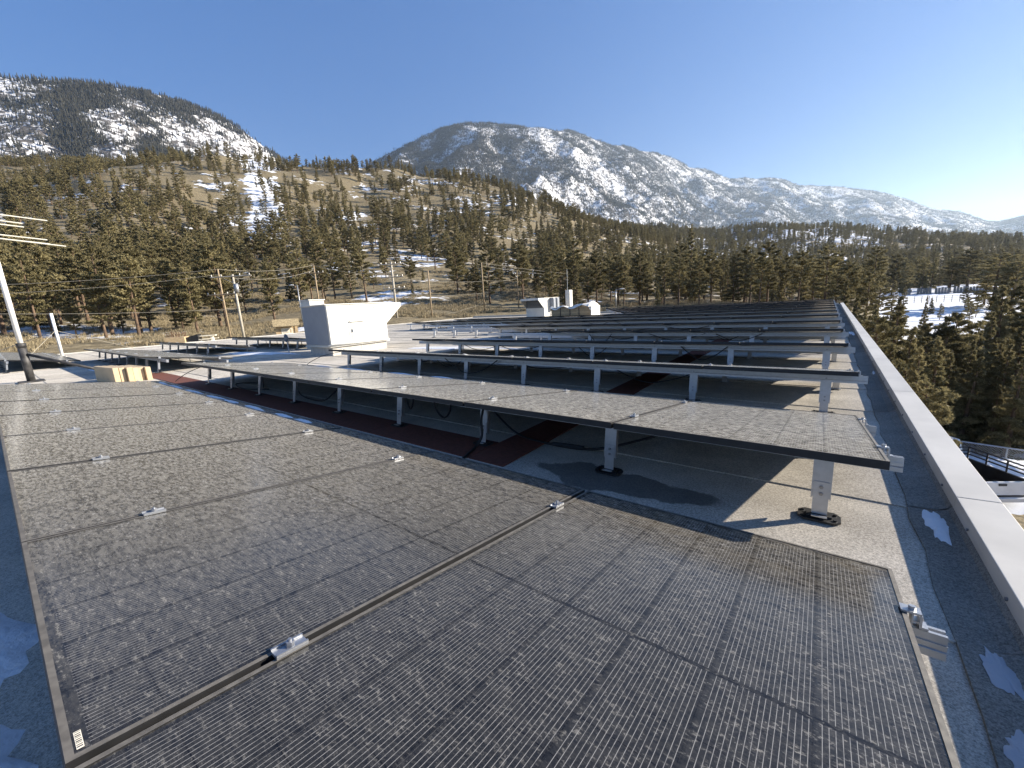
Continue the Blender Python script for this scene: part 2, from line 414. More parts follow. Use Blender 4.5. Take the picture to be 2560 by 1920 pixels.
# soften across azimuth
for _ in range(6):
    ZG[1:-1] = 0.25 * ZG[:-2] + 0.5 * ZG[1:-1] + 0.25 * ZG[2:]
AA, DD = np.meshgrid(np.radians(AZG), DG, indexing='ij')
GX = CAM[0] + DD * np.sin(AA); GY = CAM[1] + DD * np.cos(AA)
amp = np.clip((DD - 55) / 250, 0, 1) * np.clip(DD * 0.018, 0, 9)
ZG = ZG + amp * (fbm(GX / 45, GY / 45, 4) - 0.5) * 2 + np.clip((DD - 40) / 60, 0, 1) * 0.5 * (fbm(GX / 6, GY / 6, 3) - 0.5)
def zG(x, y):
    a = toaz(x, y); d = np.hypot(np.asarray(x) - CAM[0], np.asarray(y) - CAM[1])
    i = np.clip(np.searchsorted(AZG, a) - 1, 0, len(AZG) - 2); j = np.clip(np.searchsorted(DG, d) - 1, 0, len(DG) - 2)
    fa = np.clip((a - AZG[i]) / (AZG[i + 1] - AZG[i]), 0, 1); fd = np.clip((d - DG[j]) / (DG[j + 1] - DG[j]), 0, 1)
    return (ZG[i, j] * (1 - fa) + ZG[i + 1, j] * fa) * (1 - fd) + (ZG[i, j + 1] * (1 - fa) + ZG[i + 1, j + 1] * fa) * fd
def grid_mesh(name, X, Y, Z, mat, closed=False, attr=None, smooth=True):
    na, nd = X.shape
    co = np.stack([X, Y, Z], -1).reshape(-1, 3).astype(np.float32)
    I = np.arange(na * nd).reshape(na, nd)
    A = I if not closed else np.vstack([I, I[:1]])
    q = np.stack([A[:-1, :-1], A[:-1, 1:], A[1:, 1:], A[1:, :-1]], -1).reshape(-1, 4)
    me = bpy.data.meshes.new(name); me.vertices.add(len(co)); me.vertices.foreach_set('co', co.ravel())
    me.loops.add(q.size); me.loops.foreach_set('vertex_index', q.ravel().astype(np.int32))
    me.polygons.add(len(q)); me.polygons.foreach_set('loop_start', np.arange(0, q.size, 4, dtype=np.int32))
    me.polygons.foreach_set('use_smooth', np.ones(len(q), bool)) if smooth else None
    me.update(calc_edges=True); me.validate()
    if attr:
        for k, v in attr.items():
            a = me.attributes.new(k, 'FLOAT', 'POINT'); a.data.foreach_set('value', v.ravel().astype(np.float32))
    me.materials.append(MAT[mat])
    o = bpy.data.objects.new(name, me); COL.objects.link(o); return o
# snow lies where the picture shows it: patches on the slopes, the open field and bank on the right
PXG, PYG, PZG = [], [], []
sn = np.full(AA.shape, 0.135)
azd = np.degrees(AA)
sn = np.where(DD < 62, 0.10, sn)
right = (azd > azel(2190, 760)[0]) & (azd < 40)
sn = np.where(right & (DD > 58) & (DD < 240), 0.295, sn)
sn = np.where(right & (DD > 126) & (DD < 176), 0.42, sn)
sn = np.where((azd > azel(2340, 1200)[0] - 4) & (DD < 40), 0.26, sn)
mid = (azd > azel(880, 760)[0]) & (azd < azel(1330, 760)[0])
sn = np.where(mid & (DD > 92) & (DD < 230), 0.16, sn)
sn = np.where(mid & (DD > 270), 0.155, sn)
sn = np.where((azd < azel(620, 760)[0]) & (DD > 70) & (DD < 110), 0.185, sn)
sn = np.where((azd > azel(660, 760)[0]) & (azd < azel(745, 760)[0]) & (DD > 240), 0.26, sn)
sn = np.where((azd > azel(1700, 760)[0]) & (azd < azel(2200, 760)[0]) & (DD > 420), 0.25, sn)
for _ in range(3):
    sn[1:-1, 1:-1] = (sn[:-2, 1:-1] + sn[2:, 1:-1] + sn[1:-1, :-2] + sn[1:-1, 2:] + 4 * sn[1:-1, 1:-1]) / 8
ground = struct(grid_mesh('ground', GX, GY, ZG, 'ground', closed=True, attr={'snow': sn}))

# ------------------------------------------------------------------ mountains
def mountain(name, ridge, dist, base_d, base_z, back, seed, gul):
    az = np.array([azel(*p)[0] for p in ridge]); el = np.array([math.tan(R_(azel(*p)[1])) for p in ridge])
    dr = np.array(dist, float)
    a = np.arange(az[0], az[-1], 0.16)
    E = np.interp(a, az, el); Dr = np.interp(a, np.linspace(az[0], az[-1], len(dr)), dr)
    t = np.concatenate([np.linspace(0, 1, 90), 1 + np.linspace(0.03, 1, 14)])
    A, T = np.meshgrid(np.radians(a), t, indexing='ij'); Dm = Dr[:, None]; Zr = (E * Dr + CAM[2])[:, None]
    Bd = Dm * base_d
    d = np.where(T <= 1, Bd + (Dm - Bd) * T, Dm + Dm * back * (T - 1))
    prof = np.where(T <= 1, 0.72 * T + 0.28 * T ** 2, 1 - 0.55 * (T - 1) ** 1.2)
    x = CAM[0] + d * np.sin(A); y = CAM[1] + d * np.cos(A)
    z = base_z + (Zr - base_z) * prof
    g = fbm(x / 620 + seed, y / 620, 6, True) - 0.55
    f = fbm(x / 150 + seed, y / 150, 4) - 0.5
    env = np.clip(T * 4, 0, 1) * np.clip((1.02 - T) * 3.5, 0.05, 1)
    z = z + (Zr - base_z) * (gul * g * env) + 30 * f * np.clip(T * 4, 0, 1) * np.clip((1.02 - T) * 6, 0.25, 1)
    wood = fbm(x / 500 + 3 + seed, y / 500, 5)
    return x, y, z, T, wood
LR = [(-700, 210), (-400, 175), (-150, 180), (0, 193), (110, 199), (243, 213), (372, 232), (454, 256), (548, 293), (607, 328), (690, 388), (760, 440), (860, 500)]
MR = [(700, 520), (800, 470), (870, 438), (927, 411), (989, 373), (1064, 338), (1111, 322), (1154, 311), (1205, 306), (1252, 310), (1318, 320), (1350, 321), (1385, 327), (1424, 327), (1459, 339),
      (1526, 365), (1557, 365), (1600, 378), (1640, 382), (1683, 396), (1722, 420), (1759, 423), (1825, 447), (1864, 444), (1896, 449), (1923, 444), (1955, 447), (1994, 463), (2064, 467),
      (2092, 467), (2197, 480), (2260, 496), (2327, 521), (2397, 529), (2464, 553), (2495, 555), (2560, 541), (2700, 500), (3100, 430)]
ML = mountain('mountain', LR, [2500, 2500, 2450, 2500, 2600], 0.55, 60, 0.5, 2.7, 0.20)
MM = mountain('mountain', MR, [4200, 4000, 3900, 4100, 5200, 6800, 8200, 9500, 9500], 0.42, 40, 0.35, 9.1, 0.24)
struct(grid_mesh('mountain', ML[0], ML[1], ML[2], 'mountain', attr={'wood': ML[4]}))
struct(grid_mesh('mountain', MM[0], MM[1], MM[2], 'mountain', attr={'wood': MM[4]}))

# ------------------------------------------------------------------ the building under the arrays
X_L, X_R, Y_N, Y_F = -28.3, 0.165, -8.285, 30.2
def pdx(y): return 0.0023 * (y - 2.7)
bld = thing('building', 'long flat-roofed building whose pale grey roof carries the rows of solar panels', 'building', (0, 0, 0))
MB().box(X_L + 0.05, 0.30, Y_N + 0.05, Y_F - 0.05, -0.6, -0.03).build('roof_deck', 'wall_render', bld)
wb = -9.0
MB().box(0.335, 0.40, Y_N, Y_F + 0.25, wb, 0.05).build('wall', 'wall_render', bld)
MB().box(X_L, X_L + 0.06, Y_N, Y_F + 0.25, wb, -0.04).build('wall', 'wall_render', bld)
MB().box(X_L + 0.06, 0.335, Y_F + 0.17, Y_F + 0.25, wb, 0.05).build('wall', 'wall_render', bld)
MB().box(X_L + 0.06, 0.335, Y_N, Y_N + 0.06, wb, -0.04).build('wall', 'wall_render', bld)
ys = np.arange(Y_N, Y_F, 1.0)
cuts = [X_L, -19.3, -10.1, X_R]
for i, y0 in enumerate(ys):
    y1 = min(y0 + 1.0, Y_F); sh = 1.7 if i % 2 else 0.0
    xs = [X_L] + [c + sh + 0.4 * math.sin(i * 2.3) for c in cuts[1:3]] + [X_R]
    for k in range(3):
        b = MB(); nseg = 10; z0, z1 = 0.006, 0.0005
        xa, xb = xs[k], xs[k + 1] - 0.004
        wob = lambda x: 0.004 * math.sin(3.1 * x + i)
        pts = np.linspace(xa, xb, nseg + 1)
        for x in pts:
            b.v += [(x, y0 + wob(x), -0.02), (x, y0 + wob(x), z0 + 0.0015 * (k % 2)), (x, y1 + 0.02, z1 - 0.002 + 0.0015 * (k % 2)), (x, y1 + 0.02, -0.02)]
        for s_ in range(nseg):
            o = s_ * 4
            b.f += [(o + 1, o + 5, o + 6, o + 2), (o, o + 4, o + 5, o + 1), (o + 2, o + 6, o + 7, o + 3)]
        b.f += [(0, 1, 2, 3), (nseg * 4, nseg * 4 + 3, nseg * 4 + 2, nseg * 4 + 1)]
        b.build('membrane_sheet', 'roof', bld)
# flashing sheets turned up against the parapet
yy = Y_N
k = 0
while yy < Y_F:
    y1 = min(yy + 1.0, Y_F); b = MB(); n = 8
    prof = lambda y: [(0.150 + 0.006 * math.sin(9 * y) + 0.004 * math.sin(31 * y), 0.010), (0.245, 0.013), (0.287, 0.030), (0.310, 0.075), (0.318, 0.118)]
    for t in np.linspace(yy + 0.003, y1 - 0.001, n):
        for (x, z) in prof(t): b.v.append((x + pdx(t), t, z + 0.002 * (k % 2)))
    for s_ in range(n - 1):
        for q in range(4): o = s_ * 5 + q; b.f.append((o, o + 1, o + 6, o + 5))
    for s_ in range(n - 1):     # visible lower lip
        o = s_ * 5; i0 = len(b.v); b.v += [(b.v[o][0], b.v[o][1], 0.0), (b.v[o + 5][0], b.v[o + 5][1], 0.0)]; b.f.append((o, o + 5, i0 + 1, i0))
    b.build('flashing_sheet', 'shade_darkened_flashing', bld, smooth=False)
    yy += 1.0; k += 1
# metal coping, one piece every eight feet
yj = 2.664 - 2.46 * 5
while yj < Y_F + 0.3:
    ya, yb = yj + 0.002, min(yj + 2.456, Y_F + 0.28)
    if yb - ya > 0.2:
        b = MB()
        for y in (ya, yb):
            d = pdx(y)
            b.v += [(0.306 + d, y, 0.062), (0.296 + d, y, 0.058), (0.298 + d, y, 0.122), (0.440 + d, y, 0.128), (0.444 + d, y, 0.03), (0.434 + d, y, 0.03), (0.432 + d, y, 0.116), (0.306 + d, y, 0.112)]
        n = 8
        for q in range(n): b.f.append((q, (q + 1) % n, n + (q + 1) % n, n + q))
        b.f += [tuple(range(n))[::-1], tuple(range(n, 2 * n))]
        cp = b.build('coping', 'coping_metal', bld, bevel=0.0025)
        if -1 < yj < 9:
            sc_ = MB()
            for q in range(5):
                ys_c = ya + 0.25 + q * 0.49; sc_.prism([(ys_c + 0.006 * math.cos(a), 0.078 + 0.006 * math.sin(a)) for a in np.linspace(0, 2 * math.pi, 7)[:-1]], 0, 0.290 + pdx(ys_c), 0.2965 + pdx(ys_c))
            struct(sc_.build('screws', 'steel_bolt', cp), 'stuff')
    yj += 2.46
xj = 0.30
while xj > X_L:
    xa = max(xj - 2.436, X_L)
    MB().box(xa, xj - 0.004, Y_F + 0.14, Y_F + 0.28, 0.03, 0.126).build('coping', 'coping_metal', bld, bevel=0.0025)
    xj -= 2.44
for i in range(16):
    ya = Y_N + i * 2.44
    if ya > Y_F: break
    MB().box(X_L - 0.03, X_L + 0.07, ya, min(ya + 2.435, Y_F + 0.1), -0.10, 0.035).build('edge_trim', 'coping_metal', bld)
# red walkway mats
def mat(x0, x1, y0, y1): MB().box(x0, x1, y0, y1, 0.002, 0.014).build('walkway_mat', 'walkway_red', bld)
x = -12.6
while x < -2.35: mat(x, min(x + 1.5, -2.3) - 0.006, 2.09, 2.46); x += 1.5
y = 2.09
while y < 27: mat(-2.295, -1.965, y, y + 1.49); y += 1.5

# ------------------------------------------------------------------ solar rows
TAU = 0.1511; H0 = 0.44; PW, PL, PITCH, TH = 1.134, 1.785, 1.15, 0.035; ROW = 2.0899
ct, st = math.cos(TAU), math.sin(TAU)
def slope(s_, n): return (s_ * ct + n * st, H0 - s_ * st + n * ct)     # y, z in the row's frame
lam = MB().box(0.009, PW - 0.009, 0.009, PL - 0.009, -0.008, -0.0022).mesh('laminate', 'panel')
fb = MB()
fb.box(0, PW, 0, 0.011, -TH, 0); fb.box(0, PW, PL - 0.011, PL, -TH, 0); fb.box(0, 0.011, 0.011, PL - 0.011, -TH, 0); fb.box(PW - 0.011, PW, 0.011, PL - 0.011, -TH, 0)
frame_me = fb.mesh('frame', 'frame_black'); frame_me.materials.append(MAT['frame_dust'])
for p in frame_me.polygons:
    if p.normal.z > 0.9: p.material_index = 1
cb = MB()   # mid clamp
cb.box(-0.017, 0.017, -0.034, 0.034, 0.0005, 0.0065)
cb.box(-0.0165, -0.012, -0.034, 0.034, 0.0066, 0.0105); cb.box(0.012, 0.0165, -0.034, 0.034, 0.0066, 0.0105)
cb.prism([(0.0095 * math.cos(a), 0.0095 * math.sin(a)) for a in np.linspace(0, 2 * math.pi, 7)[:-1]], 2, 0.0065, 0.0185)
cb.prism([(0.004 * math.cos(a), 0.004 * math.sin(a)) for a in np.linspace(0, 2 * math.pi, 9)[:-1]], 2, 0.0185, 0.024)
clamp_me = cb.mesh('clamp', 'aluminium')
eb = MB()   # end clamp stepping down to the rail
eb.box(-0.013, 0.030, -0.02, 0.02, 0.0005, 0.006); eb.box(0.026, 0.032, -0.02, 0.02, -TH, 0.0004)
eb.box(0.010, 0.014, -0.018, 0.018, -TH, 0.0004); eb.box(0.014, 0.026, -0.018, 0.018, -0.022, -0.018)
eb.box(0.032, 0.045, -0.02, 0.02, -TH, -TH + 0.006)
eb.prism([(0.012 + 0.0085 * math.cos(a), 0.0085 * math.sin(a)) for a in np.linspace(0, 2 * math.pi, 7)[:-1]], 2, 0.006, 0.016)
endclamp_me = eb.mesh('end_clamp', 'aluminium')
rprof = [(-0.020, 0), (-0.008, 0), (-0.008, -0.008), (0.008, -0.008), (0.008, 0), (0.020, 0), (0.020, -0.024), (0.0235, -0.024), (0.0235, -0.030), (0.020, -0.030), (0.020, -0.040), (0.017, -0.043), (0.020, -0.046), (0.020, -0.066),
         (-0.020, -0.066), (-0.020, -0.046), (-0.017, -0.043), (-0.020, -0.040), (-0.020, -0.030), (-0.0235, -0.030), (-0.0235, -0.024), (-0.020, -0.024)]
def rail_obj(parent, x0, x1, s_):
    o = MB().prism(rprof, 0, x0, x1).build('rail', 'aluminium', parent)
    y, z = slope(s_, -TH - 0.001); o.location = (0, y, z); o.rotation_euler = (-TAU, 0, 0); return o
LP = 0.352
pb = MB()
pb.box(-0.039, 0.039, -0.004, 0.0, 0.105, LP); pb.box(-0.039, -0.035, 0.0002, 0.030, 0.098, LP); pb.box(0.035, 0.039, 0.0002, 0.030, 0.098, LP)
pb.box(-0.031, 0.031, -0.0085, -0.0045, 0.020, 0.185); pb.box(-0.031, 0.031, -0.045, -0.0088, 0.018, 0.023)
post_me = pb.mesh('post', 'aluminium')
bb = MB()
for zc in (0.125, 0.158):
    bb.prism([(0.0085 * math.cos(a), zc + 0.0085 * math.sin(a)) for a in np.linspace(0, 2 * math.pi, 7)[:-1]], 1, -0.016, -0.0087)
bb.prism([(0.008 * math.cos(a), LP - 0.03 + 0.008 * math.sin(a)) for a in np.linspace(0, 2 * math.pi, 7)[:-1]], 1, -0.013, -0.0042)
bolt_me = bb.mesh('bolts', 'steel_bolt')
ft = MB()
ft.prism([(-0.085, -0.03), (-0.06, -0.058), (0.06, -0.058), (0.085, -0.03), (0.085, 0.03), (0.06, 0.058), (-0.06, 0.058), (-0.085, 0.03)], 2, 0.0075, 0.017)
for xx in (-0.064, 0.064):
    for yq in (-0.03, 0.03): ft.prism([(xx + 0.008 * math.cos(a), yq + 0.008 * math.sin(a)) for a in np.linspace(0, 2 * math.pi, 7)[:-1]], 2, 0.017, 0.024)
ft.box(-0.05, 0.05, -0.02, 0.02, 0.0171, 0.026)
foot_me = ft.mesh('foot', 'foot_black')
rb = MB(); rb.box(-0.03, 0.03, -0.004, 0.0, 0.01, 0.125); rb.box(-0.03, 0.03, 0.0, 0.05, 0.01, 0.015); rb.box(-0.045, 0.045, -0.03, 0.06, 0.0075, 0.0098)
rear_me = rb.mesh('rear_bracket', 'aluminium_worn')

def solar_row(label, r, x_right, n, rail_left=0.12, rail_right=0.075, posts_from=-0.203, skip=()):
    y0 = r * ROW
    t = thing('solar_panel_row', label, 'solar array', (x_right, y0, 0), 0, 'rows of solar panels on the roof')
    L = -n * PITCH
    rng = random.Random(r * 31 + n)
    for k in range(n):
        if k in skip: continue
        jz = rng.uniform(-0.0015, 0.0015)
        o = inst('panel', lam, t, (-(k + 1) * PITCH + 0.008, 0, H0 + jz), (-TAU, 0, 0))
        inst('frame', frame_me, o)
    for s_ in (0.362, 1.498): rail_obj(t, L - rail_left, rail_right, s_)
    for k in range(1, n):
        for s_ in (0.3375, 1.498):
            y, z = slope(s_ + rng.uniform(-0.006, 0.006), 0); inst('clamp', clamp_me, t, (-k * PITCH, y, z), (-TAU, 0, rng.uniform(-0.03, 0.03)))
    for s_ in (0.3375, 1.498):
        y, z = slope(s_, 0)
        inst('end_clamp', endclamp_me, t, (-0.008, y, z), (-TAU, 0, 0)); inst('end_clamp', endclamp_me, t, (L + 0.008, y, z), (TAU, 0, math.pi))
    x = posts_from
    while x > L - rail_left:
        o = inst('post', post_me, t, (x, 0.288, 0.0), (-TAU, 0, 0)); inst('bolts', bolt_me, o)
        f = inst('foot', foot_me, o); f.matrix_basis = Matrix.Rotation(TAU, 4, 'X') @ Matrix.Translation((0, 0.0, 0.0))
        inst('rear_bracket', rear_me, t, (x + 0.1, 1.445, 0.0))
        x -= 1.1
    return t
_T = ['', '', 'twenty', 'thirty', 'forty', 'fifty', 'sixty', 'seventy', 'eighty', 'ninety']
ORD = ['first', 'second', 'third', 'fourth', 'fifth', 'sixth', 'seventh', 'eighth', 'ninth', 'tenth', 'eleventh', 'twelfth', 'thirteenth', 'fourteenth', 'fifteenth', 'sixteenth', 'seventeenth', 'eighteenth', 'nineteenth']
for _k in range(20, 100): ORD.append(_T[_k // 10][:-1] + 'ieth' if _k % 10 == 0 else _T[_k // 10] + '-' + ORD[_k % 10 - 1])
NP = [8, 8, 7, 7, 5, 8, 9, 16, 15, 7, 8, 9, 10, 11]
RL = [0.1, 0.12, 0.12, 0.15, 2.0, 3.2, 4.6, 0.9, 0.4, .1, .1, .1, .1, .1]
for r in range(14):
    if r == 0: lab = 'front row of dusty black solar panels filling the foreground'
    elif r == 1: lab = 'second row of dusty solar panels, its pale top broadly visible behind the front row'
    elif r == 2: lab = 'third row of solar panels, its tops seen edge-on as a thin bright line'
    elif r == 4: lab = 'fifth row of solar panels, its bare rail ending near the big white unit'
    else: lab = ORD[r] + ' row of solar panels counted from the camera, running to the right parapet'
    solar_row(lab, r, 0.0, NP[r], RL[r])
solar_row('far left row of solar panels behind the antenna mast, in line with the front row', 0, -18.3, 7, 0.2, 0.25)
solar_row('left row of solar panels with a row of tall posts beside the red walkway mat', 1, -12.25, 7, 0.2, 0.55)
solar_row('left row of solar panels on thin posts near the left roof edge', 2, -16.2, 5, 0.3, 0.6)
solar_row('left row of solar panels ending beside the shaded side of the big white unit', 3, -14.4, 5, 0.4, 0.4)

_pn = [o for o in bpy.data.objects if o.name.startswith('panel') and o.parent and o.parent.name == 'solar_panel_row']
_p1 = min(_pn, key=lambda o: abs(o.location.x + 2 * PITCH))
_st = MB().box(1.066, 1.112, 0.0145, 0.0235, -0.0021, -0.0016).build('barcode_label', 'sign_paper', _p1)
_bc = MB()
for i in range(9): _bc.box(1.068 + i * 0.0048, 1.068 + i * 0.0048 + 0.0014 + 0.0007 * (i % 3), 0.0155, 0.0225, -0.00155, -0.0012)
struct(_bc.build('barcode', 'ink', _st), 'stuff')
# ------------------------------------------------------------------ cables under the rows
def cable(pts, label, rad=0.009):
    P = [np.array(p, float) for p in pts]; out_ = []
    for i in range(len(P) - 1):
        p0 = P[max(i - 1, 0)]; p1 = P[i]; p2 = P[i + 1]; p3 = P[min(i + 2, len(P) - 1)]
        for t in np.linspace(0, 1, 8, endpoint=False):
            out_.append(0.5 * (2 * p1 + (p2 - p0) * t + (2 * p0 - 5 * p1 + 4 * p2 - p3) * t * t + (3 * p1 - p0 - 3 * p2 + p3) * t ** 3))
    out_.append(P[-1])
    tag(MB().tube(out_, rad, 6).build('cable', 'black_rubber', None, True), label, 'cable', 'black cables under the panels')
y1 = ROW
cable([(-2.40, y1 + 0.33, 0.33), (-2.38, y1 + 0.26, 0.22), (-2.36, y1 + 0.23, 0.10), (-2.37, y1 + 0.16, 0.03), (-2.33, y1 + 0.03, 0.020), (-2.30, y1 - 0.06, 0.020)], 'thick black cable coming down beside a post to the red walkway mat', 0.011)
cable([(-0.9, y1 + 0.75, 0.26), (-1.2, y1 + 0.62, 0.14), (-1.55, y1 + 0.55, 0.03), (-1.9, y1 + 0.52, 0.022), (-2.3, y1 + 0.6, 0.03), (-2.8, y1 + 0.8, 0.2)], 'black cable with a connector sagging to the roof under the second row')
MBc = MB().tube([(-1.62, y1 + 0.545, 0.028), (-1.88, y1 + 0.525, 0.026)], 0.016, 6)
tag(MBc.build('cable_connector', 'black_rubber'), 'black plug connector on the cable lying under the second row', 'connector')
cable([(-2.75, y1 + 0.3, 0.36), (-2.78, y1 + 0.3, 0.24), (-2.86, y1 + 0.3, 0.17), (-2.95, y1 + 0.3, 0.23), (-2.98, y1 + 0.3, 0.36)], 'black cable loop hanging under the middle of the second row')
cable([(-3.25, y1 + 0.3, 0.36), (-3.27, y1 + 0.3, 0.26), (-3.33, y1 + 0.3, 0.20), (-3.38, y1 + 0.3, 0.36)], 'short black cable loop hanging under the second row beside a post')
cable([(-4.6, y1 + 0.4, 0.35), (-4.9, y1 + 0.4, 0.18), (-5.3, y1 + 0.45, 0.04), (-5.9, y1 + 0.5, 0.03), (-6.3, y1 + 0.6, 0.1), (-6.6, y1 + 0.6, 0.33)], 'black cable drooping onto the roof under the left half of the second row')
cable([(-6.9, y1 + 0.4, 0.33), (-7.2, y1 + 0.5, 0.05), (-7.9, y1 + 0.7, 0.03), (-8.3, y1 + 0.5, 0.03), (-7.6, y1 + 0.35, 0.03), (-7.0, y1 + 0.5, 0.04)], 'coil of black cable on the roof under the left end of the second row')
rng = random.Random(5)
for r in range(2, 9):
    nq = 5 if r < 7 else 3
    for q in range(nq):
        xa = -0.6 - (q + rng.random() * 0.8) / nq * (NP[r] * 1.15 - 2.0); ln = rng.uniform(0.5, 1.4); dz = rng.uniform(0.08, 0.22); yb = r * ROW + rng.uniform(0.25, 0.5)
        cable([(xa, yb, 0.34), (xa - ln * 0.3, yb + 0.02, 0.34 - dz * 0.8), (xa - ln * 0.6, yb - 0.03, 0.34 - dz), (xa - ln, yb, 0.33)],
              f'thin black cable sagging below the {ORD[r]} row of panels, {ORD[q]} from the right', 0.007)
cable([(-9.0, ROW + 0.3, 0.36), (-9.6, ROW + 0.15, 0.20), (-10.05, ROW + 0.05, 0.03)], 'thin cable slanting from the left end of the second row down to the red mat', 0.006)
cable([(-8.1, 2 * ROW + 0.3, 0.36), (-8.5, 2 * ROW + 0.1, 0.28), (-8.8, 2 * ROW - 0.05, 0.15), (-9.0, 2 * ROW - 0.1, 0.02)], 'thin cable curving from the left end of the third row to the roof', 0.006)

# ------------------------------------------------------------------ snow left on the roof and panels
def blob(name, cx, cy, rx, ry, h, label, seed, z=0.006, rot=0.0, tilt=None, group='melting snow patches on the roof', n=48, matname='snow'):
    rg = random.Random(seed); b = MB(); rings = 4
    ang = [2 * math.pi * i / n for i in range(n)]
    rr = [1 + 0.20 * math.sin(2 * a + seed) + 0.13 * math.sin(3 * a + seed * 2) + 0.10 * math.sin(7 * a + seed) + 0.07 * math.sin(13 * a + 3 * seed) + rg.uniform(-0.05, 0.05) for a in ang]
    for q in range(rings):
        f = 1 - q / rings
        for a, s_ in zip(ang, rr):
            hh = 0 if q == 0 else h * (1 - f * f) * rg.uniform(0.8, 1.2)
            b.v.append((rx * s_ * f * math.cos(a), ry * s_ * f * math.sin(a), hh))
    b.v.append((0, 0, h)); c = len(b.v) - 1
    for q in range(rings - 1):
        for i in range(n):
            j = (i + 1) % n; b.f.append((q * n + i, q * n + j, (q + 1) * n + j, (q + 1) * n + i))
    for i in range(n): b.f.append(((rings - 1) * n + i, (rings - 1) * n + (i + 1) % n, c))
    o = b.build(name, matname, None, True); o.location = (cx, cy, z); o.rotation_euler = (tilt or 0, 0, rot)
    return tag(o, label, 'snow', group)
blob('snow_patch', 0.235, 2.55, 0.045, 0.15, 0.010, 'ragged white snow patch beside the parapet, right of the nearest post', 3, 0.014, -0.1)
blob('snow_patch', 0.225, 1.62, 0.03, 0.10, 0.006, 'thin ice patch in the shade by the parapet near the lower right corner', 8, 0.016, 0.1, matname='thin_ice')
blob('snow_patch', 0.20, 1.33, 0.035, 0.07, 0.006, 'small ice patch at the bottom right corner of the roof', 12, 0.014, 0.1, matname='thin_ice')
blob('snow_patch', 0.285, 6.75, 0.02, 0.16, 0.012, 'small snow streak at the parapet foot beside the third row', 5, 0.018)
blob('snow_patch', 0.27, 12.2, 0.05, 0.5, 0.012, 'narrow snow streak far along the parapet foot', 9, 0.018)
blob('snow_patch', -1.95, -0.235, 0.36, 0.15, 0.04, 'wide shaded snow patch behind the front row at the lower left', 21, 0.004, 0.2)
blob('snow_patch', -1.62, -0.16, 0.22, 0.07, 0.03, 'shaded snow lump against the lower left edge of the front row', 23, 0.004, 0.1)
blob('snow_patch', -2.75, -0.24, 0.42, 0.17, 0.04, 'shaded snow patch behind the front row farther left', 25, 0.004, 0.1)
blob('snow_patch', -14.2, 1.95, 1.6, 0.36, 0.03, 'blue shaded snow patch on the roof left of the cardboard boxes', 27, 0.006, 0.05)
blob('snow_patch', -15.2, 5.35, 2.4, 0.28, 0.03, 'long bluish snow streak in the shade before the left roof rows', 31, 0.006, 0.1)
blob('snow_patch', -8.2, 8.0, 1.5, 0.35, 0.03, 'snow strip on the roof right of the big white unit', 33, 0.006, 0.1)
blob('snow_patch', -9.3, 10.1, 1.5, 0.3, 0.03, 'snow strip beside the sixth row rails', 35, 0.006, 0.1)
rg = random.Random(2)
for i, (xa, ln) in enumerate([(-3.95, .22), (-4.35, .3), (-5.05, .5), (-5.7, .35), (-6.25, .45), (-7.1, .5), (-7.95, .5), (-8.65, .45)]):
    s_ = 1.70; y, z = slope(s_, -0.001)
    blob('snow_strip', xa, y, ln * 0.62, 0.028, 0.014, f'{ORD[i]} strip of snow from the right along the low edge of the front row', 40 + i, z, rg.uniform(-.03, .03), -TAU, 'snow strips on the front row', 20)
for i, (xa, ln) in enumerate([(-4.4, .4), (-5.3, .6), (-6.6, .7), (-7.6, .5)]):
    y, z = slope(1.72, -0.001)
    blob('snow_strip', xa, ROW + y, ln * 0.6, 0.02, 0.012, f'{ORD[i]} thin strip of snow from the right along the low edge of the second row', 60 + i, z, 0, -TAU, 'snow strips on the second row', 18)

